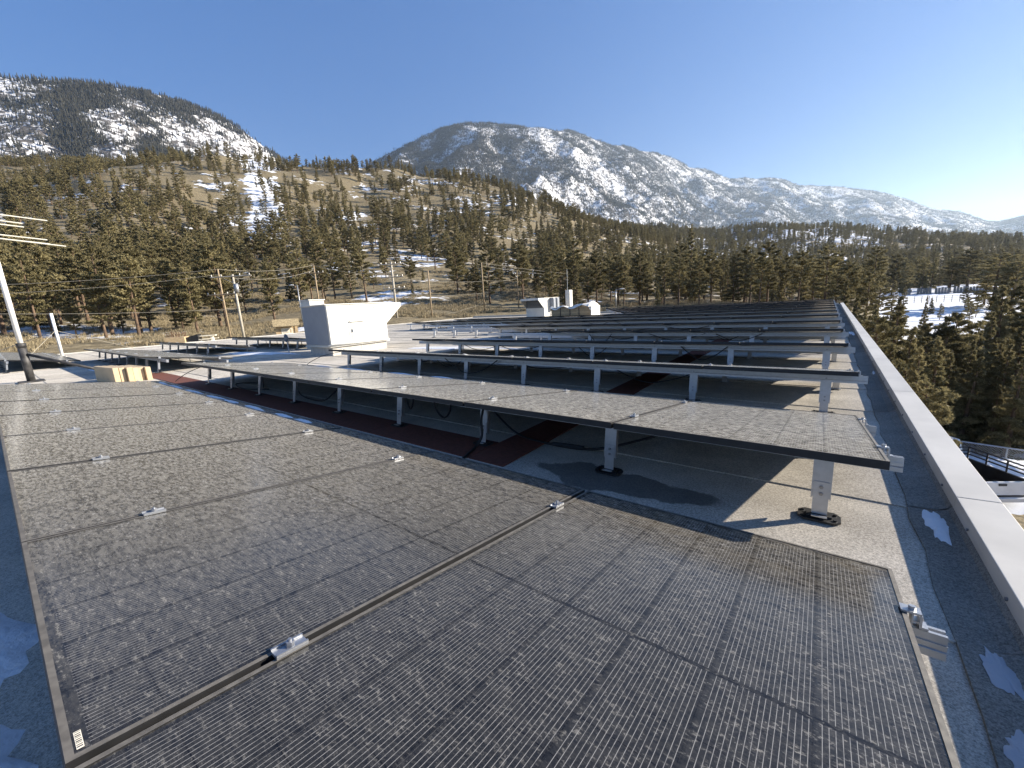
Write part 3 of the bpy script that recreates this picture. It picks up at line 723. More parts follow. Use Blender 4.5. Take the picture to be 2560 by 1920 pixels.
# ------------------------------------------------------------------ rooftop units
def text_obj(body, size, mat, parent, loc, rot, name='lettering'):
    cu = bpy.data.curves.new(name, 'FONT'); cu.body = body; cu.size = size; cu.align_x = 'CENTER'; cu.align_y = 'CENTER'; cu.extrude = 0.001
    tmp = bpy.data.objects.new(name, cu); COL.objects.link(tmp)
    dg = bpy.context.evaluated_depsgraph_get(); me = bpy.data.meshes.new_from_object(tmp.evaluated_get(dg))
    COL.objects.unlink(tmp); bpy.data.objects.remove(tmp)
    me.materials.clear(); me.materials.append(MAT[mat])
    o = bpy.data.objects.new(name, me); COL.objects.link(o); o.parent = parent; o.location = loc; o.rotation_euler = rot; return o
def rooftop_unit(label, loc, mirror, shade_side):
    # local: body x -1.33..0 (face at 0), y 0..1.85; hood at +y end (mirror: at -y end)
    t = thing('rooftop_unit', label, 'rooftop unit', loc, 0, 'white rooftop units')
    s_ = -1 if mirror else 1
    fy = (lambda y: y) if not mirror else (lambda y: 1.85 - y)
    def bx(b, x0, x1, ya, yb, z0, z1): a_, b_ = sorted((fy(ya), fy(yb))); return b.box(x0, x1, a_, b_, z0, z1)
    bx(MB(), -1.33, 0, 0.0, 1.85, 0.275, 1.365).build('cabinet', 'unit_white', t, bevel=0.012)
    bx(MB(), -1.37, 0.03, -0.03, 1.86, 1.366, 1.39).build('lid', 'unit_white', t, bevel=0.005)
    cbx = MB(); bx(cbx, -1.27, -0.05, 0.06, 1.80, 0.0, 0.24); cbx.build('curb', 'curb_grey', t, bevel=0.01)
    for ya in (0.32, 0.95, 1.40): bx(MB(), -0.049, -0.044, ya, ya + 0.03, 0.02, 0.23).build('curb_joint', 'unit_white', t)
    bx(MB(), -1.35, 0.03, -0.03, 1.87, 0.241, 0.274).build('base_rail', 'unit_white', t, bevel=0.004)
    # cabinet panels stand a little proud, joints between them
    seams = [0.012, 0.58, 0.70, 0.98, 1.36, 1.84]
    for a_, b_ in zip(seams[:-1], seams[1:]): bx(MB(), 0.001, 0.012, a_ + 0.005, b_ - 0.005, 0.30, 1.345).build('side_panel', 'unit_white', t, bevel=0.004)
    d = bx(MB(), 0.0125, 0.022, 0.66, 1.02, 0.38, 0.86).build('access_door', 'unit_white', t, bevel=0.004)
    bx(MB(), 0.0225, 0.045, 0.675, 0.70, 0.60, 0.68).build('handle', 'unit_grey_and_shade', d)
    bx(MB(), 0.013, 0.060, 0.62, 1.08, 0.885, 0.905).build('drip_edge', 'unit_white', t)
    bx(MB(), -1.30, -0.03, -0.012, -0.001, 0.30, 1.345).build('end_panel', 'unit_grey_and_shade' if not mirror else 'unit_white', t, bevel=0.004)  # first unit's end is white; its shade is put into the grey colour
    # intake hood
    hb = MB(); prof = [(1.852, 1.37), (2.43, 1.37), (2.43, 1.25), (1.852, 0.77)]
    for xa, xb in ((-0.012, 0.0), (-1.33, -1.318)): hb.prism([(fy(p[0]), p[1]) for p in prof], 0, xa, xb)
    bx(hb, -1.318, -0.012, 1.852, 2.43, 1.352, 1.37); bx(hb, -1.318, -0.012, 2.418, 2.43, 1.25, 1.3518)
    hd = hb.build('hood', 'unit_white', t)
    for i in range(6):
        f = i / 5; yv = 2.36 - f * 0.47; zv = 1.235 - f * 0.42
        l = MB(); a_, b_ = sorted((fy(yv), fy(yv - 0.07))); l.box(-1.31, -0.02, a_, b_, zv - 0.012, zv); l.build('louver', 'louver_dark', hd)
    bx(MB(), -1.31, -0.02, 1.853, 1.858, 0.78, 1.34).build('filter_screen', 'louver_dark', hd)
    return t
u1 = rooftop_unit('big white rooftop unit with a sloping hood on its right, before the pines', (-10.764, 5.70, 0), False, 'n')
st_ = MB().box(0.0125, 0.015, 1.395, 1.60, 1.13, 1.29).build('sticker', 'sign_paper', u1)
text_obj('Bldg.A', 0.055, 'ink', st_, (0.0155, 1.497, 1.235), (math.pi / 2, 0, math.pi / 2))
struct(MB().box(0.0151, 0.0158, 1.42, 1.575, 1.160, 1.170).build('print_line', 'louver_dark', st_), 'stuff')
pp = MB().tube([(0.07, -0.10, 0.30), (0.07, 1.83, 0.30)], 0.022, 8).build('conduit', 'unit_white', u1, True)
bk = thing('vent_box', 'small white square vent box behind the top left of the big white unit', 'vent', (-13.9, 6.9, 0))
MB().box(-0.30, 0.32, -0.2, 0.3, 0, 1.60).build('housing', 'unit_white', bk, bevel=0.01); MB().box(-0.33, 0.35, -0.23, 0.33, 1.601, 1.63).build('cap', 'unit_white', bk)
u2 = rooftop_unit('farther white rooftop unit with its dark louvred hood facing left, beside the lumber', (-14.02, 21.3, 0), True, 's')
bx2 = thing('electrical_cabinet', 'tall narrow white cabinet with a thin rod behind the lumber stack', 'cabinet', (-13.6, 23.7, 0))
MB().box(-0.15, 0.15, -0.2, 0.2, 0, 1.80).build('housing', 'unit_white', bx2, bevel=0.01); MB().tube([(-0.1, 0, 1.80), (-0.1, 0, 3.1)], 0.011, 6).build('rod', 'galvanised', bx2)
MB().box(0.1505, 0.165, -0.16, 0.16, 0.2, 1.7).build('door', 'unit_white', bx2)
for i, ya in enumerate((21.9, 22.35)):
    dd = thing('disconnect_switch', ('left' if i == 0 else 'right') + ' grey electrical box on the side of the farther white unit', 'electrical box', (-13.86, ya + 0.2, 0), 0, 'grey switch boxes')
    MB().box(-0.12, 0.12, -0.14, 0.14, 0.62, 1.36).build('housing', 'unit_grey_and_shade', dd, bevel=0.01); MB().box(0.1205, 0.14, -0.11, 0.11, 0.66, 1.3).build('door', 'unit_grey_and_shade', dd)
    MB().tube([(-0.04, 0, 0), (-0.04, 0, 0.62)], 0.03, 6).build('conduit', 'unit_grey_and_shade', dd)
# lumber
lum = thing('lumber_stack', 'stack of tan boards under a white tarp beside the farther white unit', 'lumber', (-11.3, 20.2, 0))
rg = random.Random(9)
MB().box(-1.1, -0.95, -0.5, 0.5, 0.0, 0.10).build('bearer', 'lumber', lum); MB().box(0.9, 1.05, -0.5, 0.5, 0.0, 0.10).build('bearer', 'lumber', lum)
bm_ = [MB().box(-1.2, 1.2, -0.5, 0.5, 0, 0.034).mesh('board', 'lumber')]
for i in range(18): inst('board', bm_[0], lum, (rg.uniform(-.03, .03), rg.uniform(-.02, .02), 0.101 + i * 0.037), (0, 0, rg.uniform(-.012, .012)))
tb = MB(); tv = {}
def tq(x, y):
    z = 0.82 + 0.05 * math.sin(2.2 * x) * math.sin(1.7 * y + 1) + 0.05 * math.sin(7 * x + 3 * y)
    if x > 0.4: z += 0.13 * max(0, 1 - abs(x - 0.80) / 0.36)
    return z + 0.02
nx, ny = 22, 9
for i in range(nx + 1):
    for j in range(ny + 1):
        x = -1.22 + 2.72 * i / nx; y = -0.58 + 1.16 * j / ny; zz = tq(x, y)
        if x > 1.22: zz = max(0.70, 0.82 - (x - 1.22) * 5.0); x = 1.22 + (x - 1.22) * 0.10 + 0.02 * math.sin(9 * y)
        if j == 0: zz -= 0.10 + 0.05 * math.sin(5 * x)
        tb.v.append((x, y, zz))
for i in range(nx):
    for j in range(ny): o = i * (ny + 1) + j; tb.f.append((o, o + 1, o + ny + 2, o + ny + 1))
tb.build('tarp', 'tarp_white', lum, False)
MB().box(1.235, 1.27, -0.52, 0.54, 0.03, 0.80).build('end_wrap', 'tarp_white', lum, bevel=0.012)
for xx in (-0.6, 0.0, 0.55): MB().box(xx - 0.02, xx + 0.02, -0.525, -0.515, 0.1, 0.77).build('strap', 'black_rubber', lum)

# cardboard cartons on the roof
cbx = thing('carton_stack', 'leaning stack of flat tan cardboard cartons beyond the front row', 'cartons', (-11.8, 1.70, 0), 0.10)
rg = random.Random(4)
for i in range(6):
    MB().box(-0.62 + rg.uniform(-.04, .04), 0.60 + rg.uniform(-.05, .05), -0.28 + i * 0.094, -0.28 + i * 0.094 + 0.085, 0.005, 0.33 - 0.012 * i + rg.uniform(-.01, .01)).build('carton', 'cardboard', cbx, bevel=0.006)

# antenna mast, brace and white pole at the left
ms = thing('antenna_mast', 'leaning view of a white mast in a dark sleeve at the left edge', 'mast', (-14.39, 0.55, 0))
ms['label'] = 'white antenna mast in a dark grey sleeve at the left picture edge'
MB().tube([(0, 0, 0.0), (0, 0, 0.86)], 0.068, 14).build('sleeve', 'mast_sleeve', ms, True)
MB().tube([(0, 0, 0.86), (0, 0, 3.7)], 0.046, 14).build('pole', 'mast_white', ms, True)
MB().box(-0.2, 0.2, -0.2, 0.2, 0.004, 0.03).build('base_plate', 'mast_sleeve', ms, bevel=0.004); MB().tube([(0, 0, 0.78), (0, 0, 0.88)], 0.078, 14).build('collar', 'mast_sleeve', ms, True)
MB().tube([(0.05, 0.05, 0.62), (0.72, 1.28, 0.03)], 0.032, 8).build('brace', 'mast_sleeve', ms, True)
at = thing('antenna', 'antenna with pale rods at the upper left picture edge', 'antenna', (-14.39, 0.55, 3.1))
MB().tube([(0, -1.6, 0.0), (0, 0.12, 0.0)], 0.02, 6).build('boom', 'antenna_alu', at)
for (yt, zt, zb) in [(1.447, 3.554, 3.60), (1.063, 3.451, 3.49), (1.072, 3.377, 3.40), (1.368, 3.133, 3.19), (1.638, 3.014, 3.13), (1.39, 3.045, 3.12)]:
    MB().tube([(0.0, -1.2, zb + 0.10 - 3.1), (0.0, yt - 0.55, zt - 3.1)], 0.013, 6).build('rod', 'antenna_alu', at)
    MB().tube([(0.0, yt - 0.55, zt - 3.1), (0.0, yt - 0.40, zt - 3.108)], 0.006, 5).build('rod_tip', 'black_rubber', at)
MB().tube([(0, 0, -0.15), (0, 0, 0.6)], 0.03, 8).build('bracket', 'antenna_alu', at)
wp = thing('vent_pole', 'thin white pole standing on the roof right of the antenna mast', 'pole', (-25.36, 1.95, 0))
MB().tube([(0, 0, 0), (0, 0, 1.8)], 0.05, 10).build('pipe', 'mast_white', wp, True); MB().box(-.12, .12, -.12, .12, 0.003, 0.03).build('flange', 'mast_white', wp)
for i, e in enumerate([(-3.2, -2.4, 0.03), (-2.2, 2.6, 0.03), (2.6, -1.2, 0.03)]): MB().tube([(0, 0, 1.1), e], 0.010, 4).build('guy_wire', 'wire_metal', wp)
dish = thing('satellite_dish', 'small dark round dish beside the left wall of the big white unit', 'dish', (-13.4, 5.75, 0))
MB().tube([(0, 0, 0), (0, 0, 0.40)], 0.02, 6).build('stem', 'galvanised', dish)
MB().tube([(0, 0.0, 0.48), (0, -0.03, 0.48), (0, -0.05, 0.48)], [0.11, 0.13, 0.03], 16).build('bowl', 'louver_dark', dish, True)

# ------------------------------------------------------------------ pines
def pine_arrays(seed, h, rad, base, shape, tufts, fsize, tri=5, wf=1.0):
    """trunk + limbs (MB) and crown faces as arrays; shape 0 = broad pine, 1 = pointed fir"""
    rg = np.random.default_rng(seed)
    tr = MB(); n = 9
    bend = rg.normal(0, 0.012 * h, 2)
    cx = lambda t: np.array([bend[0] * t * t, bend[1] * t * t, t * h])
    r0 = 0.011 * h + 0.08
    tr.tube([cx(t) for t in np.linspace(-0.03, 0.98, n)], [r0 * (1.25 - 1.2 * t) if t > 0 else r0 * 1.5 for t in np.linspace(-0.03, 0.98, n)], 8)
    V = []; nb = int(34 if shape == 0 else 46)
    ends = []
    for b in range(nb):
        t = base + (1 - base) * (b + rg.random()) / nb
        u = (t - base) / (1 - base)
        if shape == 0: R = rad * (0.62 + 0.55 * u) * (1 - u ** 3.2) ** 0.9 * rg.uniform(0.5, 1.15) + 0.10 * rad
        else: R = rad * (1.02 - u) * rg.uniform(0.7, 1.12)
        az = b * 2.399 + rg.normal(0, 0.4)
        rise = (rg.uniform(-0.15, 0.35) if shape == 0 else rg.uniform(-0.35, 0.05)) + 0.35 * u
        p0 = cx(t); d = np.array([math.cos(az), math.sin(az), rise])
        p1 = p0 + d * R * 0.55; p2 = p0 + d * R + np.array([0, 0, 0.08 * R])
        if b % 2 == 0 or shape == 0: tr.tube([p0, p1, p2], [0.035 + 0.012 * R, 0.03, 0.012], 3, False)
        ends.append((p0, d, R))
    # a few dead snags below the crown
    for b in range(6):
        t = base * rg.uniform(0.45, 1.0); az = rg.random() * 6.28; L = rad * rg.uniform(0.15, 0.5); p0 = cx(t)
        tr.tube([p0, p0 + np.array([math.cos(az), math.sin(az), rg.uniform(-.2, .2)]) * L], [0.03, 0.01], 3, False)
    Rs = np.array([e[2] for e in ends]); pr = (Rs + 0.1) ** 1.25; pr /= pr.sum()
    idx = rg.choice(len(ends), tufts, p=pr)
    P0 = np.array([e[0] for e in ends])[idx]; D = np.array([e[1] for e in ends])[idx]; RR = Rs[idx]
    s_ = np.clip(rg.beta(3.0, 1.25, tufts), 0.15, 1.05)
    side = np.stack([-D[:, 1], D[:, 0], np.zeros(tufts)], 1)
    c = P0 + D * (RR * s_)[:, None] + side * (rg.normal(0, 0.17, tufts) * RR * (0.3 + s_))[:, None]
    c[:, 2] += rg.normal(0, 0.16, tufts) * (0.35 + 0.16 * RR) + 0.06 * RR * s_
    # each tuft: a few pointed faces fanning outward and upward
    N = tufts * tri
    C = np.repeat(c, tri, 0)
    dirv = np.repeat(D, tri, 0) * 0.55 + rg.normal(0, 0.75, (N, 3)); dirv[:, 2] += 0.22
    dirv /= np.linalg.norm(dirv, axis=1)[:, None]
    oth = np.cross(dirv, rg.normal(0, 1, (N, 3))); oth /= np.linalg.norm(oth, axis=1)[:, None] + 1e-9
    L = fsize * rg.uniform(0.6, 1.5, N)[:, None]; W = wf * fsize * rg.uniform(0.22, 0.5, N)[:, None]
    a = C - dirv * L * 0.25; b_ = C + dirv * L * 0.35 + oth * W; d_ = C + dirv * L * 0.95; e_ = C + dirv * L * 0.3 - oth * W
    V = np.stack([a, b_, d_, e_], 1).reshape(-1, 3)
    return tr, V
def faces_mesh(name, V, mat):
    n = len(V) // 4
    me = bpy.data.meshes.new(name); me.vertices.add(len(V)); me.vertices.foreach_set('co', V.astype(np.float32).ravel())
    me.loops.add(len(V)); me.loops.foreach_set('vertex_index', np.arange(len(V), dtype=np.int32))
    me.polygons.add(n); me.polygons.foreach_set('loop_start', np.arange(0, len(V), 4, dtype=np.int32)); me.update(calc_edges=True)
    me.materials.append(MAT[mat]); return me
VAR = []      # (height, trunk mesh, crown mesh, kind)
spec = [(1, 20, 4.2, 0.24, 0, 3400, 0.40), (2, 20, 3.6, 0.16, 0, 3200, 0.38), (3, 20, 4.4, 0.32, 0, 2900, 0.42), (4, 20, 3.3, 0.10, 1, 3200, 0.36), (5, 20, 3.9, 0.38, 0, 2300, 0.42), (6, 20, 3.0, 0.06, 1, 2900, 0.34)]
for sd, h, rad, base, shp, tf, fs in spec:
    tr, V = pine_arrays(sd, h, rad, base, shp, tf, fs, 5, 0.7)
    VAR.append((h, tr.mesh('trunk', 'bark', True), faces_mesh('crown', V, 'pine_needles'), shp))
NEAR = []     # denser crowns for the trees close to the parapet (modelled at 8 m)
for sd, rad, base, shp in [(11, 1.7, 0.06, 1), (12, 1.6, 0.03, 1), (13, 1.75, 0.10, 0)]:
    tr, V = pine_arrays(sd, 8.5, rad, base, shp, 8000, 0.16, 5, 0.42)
    NEAR.append((8.5, tr.mesh('trunk', 'bark', True), faces_mesh('crown', V, 'pine_needles'), shp))

def tree_at(x, y, h, var, label, group, lean=(0, 0), wide=1.0, z=None):
    hh, tm, cm, shp = var
    z = float(zG(x, y)) if z is None else z
    t = thing('pine_tree', label, 'pine tree', (x, y, z - 0.05), random.random() * 6.28, group)
    t.rotation_euler = (lean[0], lean[1], t.rotation_euler[2]); k = h / hh; t.scale = (k * wide, k * wide, k)
    inst('trunk', tm, t); inst('crown', cm, t); return t

# candidate places over the land
rg = np.random.default_rng(77)
cand = []
def dens(px, d):
    if px < 640:
        if d < 72: return 0
        if d < 210: return 0.040 if px < 560 else 0.020
        if d < 300: return 0.019 if px < 620 else 0.013
        if d < 470: return 0.0072 if px > 110 else 0.013
        return 0.012 if px < 480 else 0.0018
    if px < 1360:
        if d < 98: return 0.0008
        if d < 135: return 0.0110
        if d < 300: return 0.0190
        if d < 480: return 0.0115
        return 0.004 if px < 1250 else 0.012
    if px < 2110:
        if d < 66: return 0
        if d < 150: return 0.024
        return 0.017
    if px < 2200:
        if d < 52: return 0
        return 0.018
    if d < 62: return 0
    if d < 122: return 0.016
    if d < 182: return 0.0
    if d < 290: return 0.014 if (px > 2420 or px < 2300) else 0.007
    return 0.017
N0 = 130000
aa = np.radians(rg.uniform(-97, 24, N0)); d0 = np.sqrt(rg.uniform(56 ** 2, 1000 ** 2, N0))
area = (np.radians(121) / 2) * (1000 ** 2 - 56 ** 2) / N0
xs_ = CAM[0] + d0 * np.sin(aa); ys_ = CAM[1] + d0 * np.cos(aa); zs_ = zG(xs_, ys_)
clump = fbm(xs_ / 22, ys_ / 22, 3)
pxs, pys, pzs = proj(np.stack([xs_, ys_, zs_], 1))
keep = []; cell = {}
for i in range(N0):
    if pzs[i] <= 0 or pxs[i] < -260 or pxs[i] > 2900: continue
    p = dens(pxs[i], d0[i]) * area * (0.35 + 1.3 * (clump[i] > 0.47) * 1.0)
    if rg.random() > p: continue
    md = 2.7 if d0[i] < 250 else 2.8
    kx, ky = int(xs_[i] // 4), int(ys_[i] // 4); ok = True
    for ax in (-1, 0, 1):
        for ay in (-1, 0, 1):
            for j in cell.get((kx + ax, ky + ay), ()):
                if (xs_[i] - xs_[j]) ** 2 + (ys_[i] - ys_[j]) ** 2 < md * md: ok = False
    if not ok: continue
    cell.setdefault((kx, ky), []).append(i); keep.append(i)
keep = np.array(keep)
hts = np.where(d0[keep] < 230, rg.uniform(7.5, 13.5, len(keep)), rg.uniform(6.5, 13, len(keep)))
hts = np.where(rg.random(len(keep)) < 0.16, hts * 0.5, hts)
hts = np.where((pxs[keep] > 1360) & (pxs[keep] <= 2190), np.minimum(hts, d0[keep] * 0.105), hts)
hts = np.where((pxs[keep] > 2190) & (d0[keep] < 125), rg.uniform(1.2, 4.2, len(keep)), hts)

# trees whose place and top the photograph shows
HERO = [  # picture x, picture y of top, metres away, kind index, width
    (1432, 598, 96, 1, 1.1), (1490, 628, 88, 0, 1.05), (1545, 640, 82, 2, 1.1), (1600, 628, 84, 0, 1.1), (1662, 640, 80, 1, 1.1), (1731, 560, 100, 3, 1.0), (1700, 610, 92, 1, 1.1), (1782, 634, 84, 0, 1.1), (1868, 618, 82, 1, 1.15),
    (1927, 606, 84, 0, 1.1), (1968, 640, 90, 4, 1.0), (2005, 628, 80, 2, 1.05), (2074, 616, 72, 1, 1.2), (2040, 650, 84, 0, 1.1), (2120, 656, 66, 2, 1.1), (2150, 668, 74, 0, 1.1), (2178, 672, 70, 1, 1.2), (2205, 690, 76, 0, 1.2), (2238, 700, 84, 3, 1.1), (2262, 715, 66, 5, 1.2), (2315, 646, 190, 3, 0.9),
    (2385, 650, 190, 1, 1.7), (2432, 624, 188, 0, 1.8), (2408, 640, 200, 2, 1.6), (2503, 634, 120, 1, 1.9), (2548, 650, 118, 0, 1.6), (2475, 668, 124, 3, 1.5), (2262, 668, 200, 5, 1.0)]
HN = [(2250, 742, 31, 0, 1.05), (2205, 792, 26, 2, 1.0), (2146, 742, 44, 0, 1.1), (2188, 772, 36, 1, 1.0), (2318, 738, 62, 1, 0.6), (2300, 868, 24, 0, 1.1), (2415, 782, 35, 2, 1.1), (2355, 840, 27, 1, 1.0), (2470, 830, 36, 0, 1.1), (2523, 712, 46, 1, 1.15),
      (2390, 880, 29, 0, 1.1), (2450, 900, 30, 2, 1.1), (2520, 860, 30, 0, 1.1), (2600, 760, 40, 2, 1.1), (2560, 890, 28, 1, 1.1), (2325, 950, 20, 2, 1.0), (2112, 700, 50, 1, 1.0), (2272, 815, 29, 1, 1.0), (2500, 960, 29, 0, 1.1), (2660, 840, 32, 0, 1.1), (2640, 700, 60, 0, 1.1),
      (2168, 790, 30, 0, 1.0), (2432, 850, 31, 1, 1.0), (2570, 800, 37, 0, 1.1), (2230, 860, 23, 1, 1.0)]
_r = np.random.default_rng(4)
for _k in range(64):
    _px = _r.uniform(2135, 2760); _d = _r.uniform(21, 58)
    if (2270 < _px < 2470 and _d > 40) or (_px > 2340 and _d < 28.5): continue
    HN.append((float(_px), float(np.clip(905 - (_d - 20) * 4.2 + _r.normal(0, 24), 700, 960)), float(_d), int(_r.integers(3)), float(_r.uniform(0.95, 1.25))))
nhero = 0
def nth(k): return ORD[k]
for side, sel in (('beyond the far end of the roof', [h for h in HERO if h[0] < 2110]), ('beyond the parapet corner and snow field', [h for h in HERO if h[0] >= 2110])):
    for k_, (px, py, d, kd, wd) in enumerate(sorted(sel)):
        p = up(px, py, d=d); z0 = float(zG(p[0], p[1])); h = p[2] - z0
        tree_at(p[0], p[1], h, VAR[kd], f'tall dark pine {side}, {nth(k_)} from the left', 'tall pines beyond the roof', wide=wd); nhero += 1
for k_, (px, py, d, kd, wd) in enumerate(sorted(HN)):
    p = up(px, py, d=d); z0 = float(zG(p[0], p[1])); h = max(2.5, p[2] - z0)
    far_ = 'close' if d < 30 else 'farther'
    tree_at(p[0], p[1], h, NEAR[kd], f'bushy pine {far_} below the roof beside the parapet, {nth(k_)} from the left', 'pines right of the parapet', wide=wd, lean=(random.uniform(-.04, .04), random.uniform(-.04, .04))); nhero += 1
# countable trees: the largest in view
ang = hts / d0[keep] * ((pxs[keep] > -60) & (pxs[keep] < 2620))
order = np.argsort(-ang); nind = 296 - nhero
def lab_for(px, d):
    if px < 640 and d < 240:
        w_ = 'left of the white vent pole' if px < 150 else 'above the left roof rows' if px < 430 else 'around the two wooden utility poles'
        return (('front' if d < 120 else 'rear') + ' wood pine ' + w_, 'pines in the left wood')
    if px < 900: return ('pine on the tan hillside left of the middle', 'pines on the hillside')
    if px < 1360: return ('pine on the hillside behind the utility poles', 'pines behind the utility poles')
    if px < 2190:
        w_ = 'behind the lumber stack' if px < 1560 else 'behind the middle of the far rows' if px < 1850 else 'near the far parapet corner'
        return (('front' if d < 120 else 'rear') + ' belt pine ' + w_, 'pines beyond the solar rows')
    if d < 125: return ('small pine on the snowy bank right of the parapet', 'small trees on the snowy bank')
    return ('pine standing beyond the open snow field on the right', 'pines beyond the snow field')
ind = set(order[:nind].tolist())
seen = {}
for q in sorted(order[:nind].tolist(), key=lambda q: pxs[keep[q]]):
    i = keep[q]; lab, grp = lab_for(pxs[i], d0[i]); k_ = seen[lab] = seen.get(lab, -1) + 1
    lab = f'{lab}, {nth(k_)} from the left'
    if 2190 <= pxs[i] and d0[i] < 125: v = NEAR[int(rg.integers(3))]
    else: v = VAR[int(rg.integers(6))] if (pxs[i] > 1300 or rg.random() < 0.25) else VAR[int(rg.choice([0, 1, 2, 4]))]
    tree_at(float(xs_[i]), float(ys_[i]), float(hts[q]), v, lab, grp, lean=(rg.normal(0, .025), rg.normal(0, .025)), wide=float(rg.uniform(0.85, 1.25)))

# the rest of the wood: one mass each
def hide_col(name, meshes):
    c = bpy.data.collections.new(name)
    for i, (tm, cm) in enumerate(meshes):
        me = cm
        o = bpy.data.objects.new(f'{name}_{i}', me); c.objects.link(o)
    return c
def join_mesh(name, a, b):
    bm = bmesh.new(); bm.from_mesh(a); n1 = len(bm.faces); bm.from_mesh(b); bm.faces.ensure_lookup_table()
    for f in bm.faces[n1:]: f.material_index = 1
    me = bpy.data.meshes.new(name); bm.to_mesh(me); bm.free(); me.materials.append(a.materials[0]); me.materials.append(b.materials[0]); return me
def scatter(name, pts, sc, rot, src):
    me = bpy.data.meshes.new(name); me.vertices.add(len(pts)); me.vertices.foreach_set('co', np.asarray(pts, np.float32).ravel())
    a = me.attributes.new('sc', 'FLOAT_VECTOR', 'POINT'); a.data.foreach_set('vector', np.asarray(sc, np.float32).ravel())
    b = me.attributes.new('rt', 'FLOAT_VECTOR', 'POINT'); b.data.foreach_set('vector', np.asarray(rot, np.float32).ravel())
    o = bpy.data.objects.new(name, me); COL.objects.link(o)
    g = bpy.data.node_groups.new(name, 'GeometryNodeTree')
    g.interface.new_socket('Geometry', in_out='INPUT', socket_type='NodeSocketGeometry'); g.interface.new_socket('Geometry', in_out='OUTPUT', socket_type='NodeSocketGeometry')
    gi = g.nodes.new('NodeGroupInput'); go = g.nodes.new('NodeGroupOutput'); ip = g.nodes.new('GeometryNodeInstanceOnPoints')
    ci = g.nodes.new('GeometryNodeCollectionInfo'); ci.inputs['Collection'].default_value = src; ci.inputs['Separate Children'].default_value = True; ci.inputs['Reset Children'].default_value = True
    na = g.nodes.new('GeometryNodeInputNamedAttribute'); na.data_type = 'FLOAT_VECTOR'; na.inputs[0].default_value = 'sc'
    nr = g.nodes.new('GeometryNodeInputNamedAttribute'); nr.data_type = 'FLOAT_VECTOR'; nr.inputs[0].default_value = 'rt'
    ip.inputs['Pick Instance'].default_value = True
    L = g.links.new
    L(gi.outputs[0], ip.inputs['Points']); L(ci.outputs[0], ip.inputs['Instance']); L(na.outputs[0], ip.inputs['Scale']); L(nr.outputs[0], ip.inputs['Rotation']); L(ip.outputs[0], go.inputs[0])
    md = o.modifiers.new('scatter', 'NODES'); md.node_group = g
    return o
src = bpy.data.collections.new('pine_sources')
for i, (sd, rad, base, shp) in enumerate([(31, 4.2, 0.22, 0), (32, 3.8, 0.15, 0), (33, 3.2, 0.08, 1), (34, 4.3, 0.30, 0), (35, 3.6, 0.10, 0), (36, 3.0, 0.05, 1)]):
    tr, V = pine_arrays(sd, 20, rad, base, shp, 760, 0.68, 4)
    o = bpy.data.objects.new(f'pine_source_{i}', join_mesh('far_pine', tr.mesh('t', 'bark'), faces_mesh('c', V, 'pine_needles'))); src.objects.link(o)
rest = [q for q in range(len(keep)) if q not in ind]
ii = keep[rest]; hs_ = hts[rest] / 20; wd = rg.uniform(0.85, 1.25, len(rest))
wood = scatter('distant_forest', np.stack([xs_[ii], ys_[ii], zs_[ii] - 0.05], 1), np.stack([hs_ * wd, hs_ * wd, hs_], 1), np.stack([rg.normal(0, .02, len(rest)), rg.normal(0, .02, len(rest)), rg.uniform(0, 6.28, len(rest))], 1), src)
struct(wood, 'stuff'); tag(wood, 'far pine forest covering the hillside and the ridge behind the building', 'forest')
# mountain forest: clumps of simple firs, denser where the slope is wooded
src2 = bpy.data.collections.new('fir_sources')
for i in range(4):
    r2 = np.random.default_rng(90 + i); b = MB()
    for k in range(4):
        cx_, cy_ = r2.normal(0, 11, 2); h = r2.uniform(11, 20); rr = r2.uniform(2.0, 3.4)
        for lv in range(3):
            o = len(b.v); zb = h * (0.08 + 0.27 * lv); zt = h * (0.55 + 0.225 * lv); R2 = rr * (1 - 0.27 * lv)
            for s_ in range(5): b.v.append((cx_ + R2 * math.cos(s_ * 1.257 + lv) * r2.uniform(.7, 1.2), cy_ + R2 * math.sin(s_ * 1.257 + lv) * r2.uniform(.7, 1.2), zb))
            b.v.append((cx_, cy_, zt))
            for s_ in range(5): b.f.append((o + s_, o + (s_ + 1) % 5, o + 5))
    o = bpy.data.objects.new(f'fir_clump_{i}', b.mesh('fir_clump', 'far_needles')); src2.objects.link(o)
def mforest(name, M, n, thr, label):
    x, y, z, T, wd = M; na, nt_ = x.shape
    a = rg.uniform(0, na - 1.001, n); t = rg.uniform(2, 93, n); i = a.astype(int); j = t.astype(int); fa = a - i; fj = t - j
    def bl(F): return (F[i, j] * (1 - fa) + F[i + 1, j] * fa) * (1 - fj) + (F[i, j + 1] * (1 - fa) + F[i + 1, j + 1] * fa) * fj
    X, Y, Z, Wd, TT = bl(x), bl(y), bl(z), bl(wd), bl(T)
    patch = fbm(X / 110, Y / 110, 4)
    band = np.clip((TT - 0.80) / 0.2, 0, 1) * 0.02 + np.clip((0.35 - TT) / 0.35, 0, 1) * 0.12
    kp = rg.random(n) < np.clip(((Wd * 0.4 + patch * 0.6) + band - thr) * 7 + 0.22, 0.10, 1)
    P = np.stack([X, Y, Z - 1.0], 1)[kp]; k = len(P); s_ = rg.uniform(0.7, 1.25, k)
    o = scatter(name, P, np.stack([s_, s_, s_], 1), np.stack([np.zeros(k), np.zeros(k), rg.uniform(0, 6.28, k)], 1), src2)
    struct(o, 'stuff'); return tag(o, label, 'forest')
mforest('mountain_forest', ML, 42000, 0.475, 'thin conifer forest on the snowy mountain at the left')
mforest('mountain_forest', MM, 170000, 0.46, 'thin conifer forest on the snowy mountain in the middle and right')

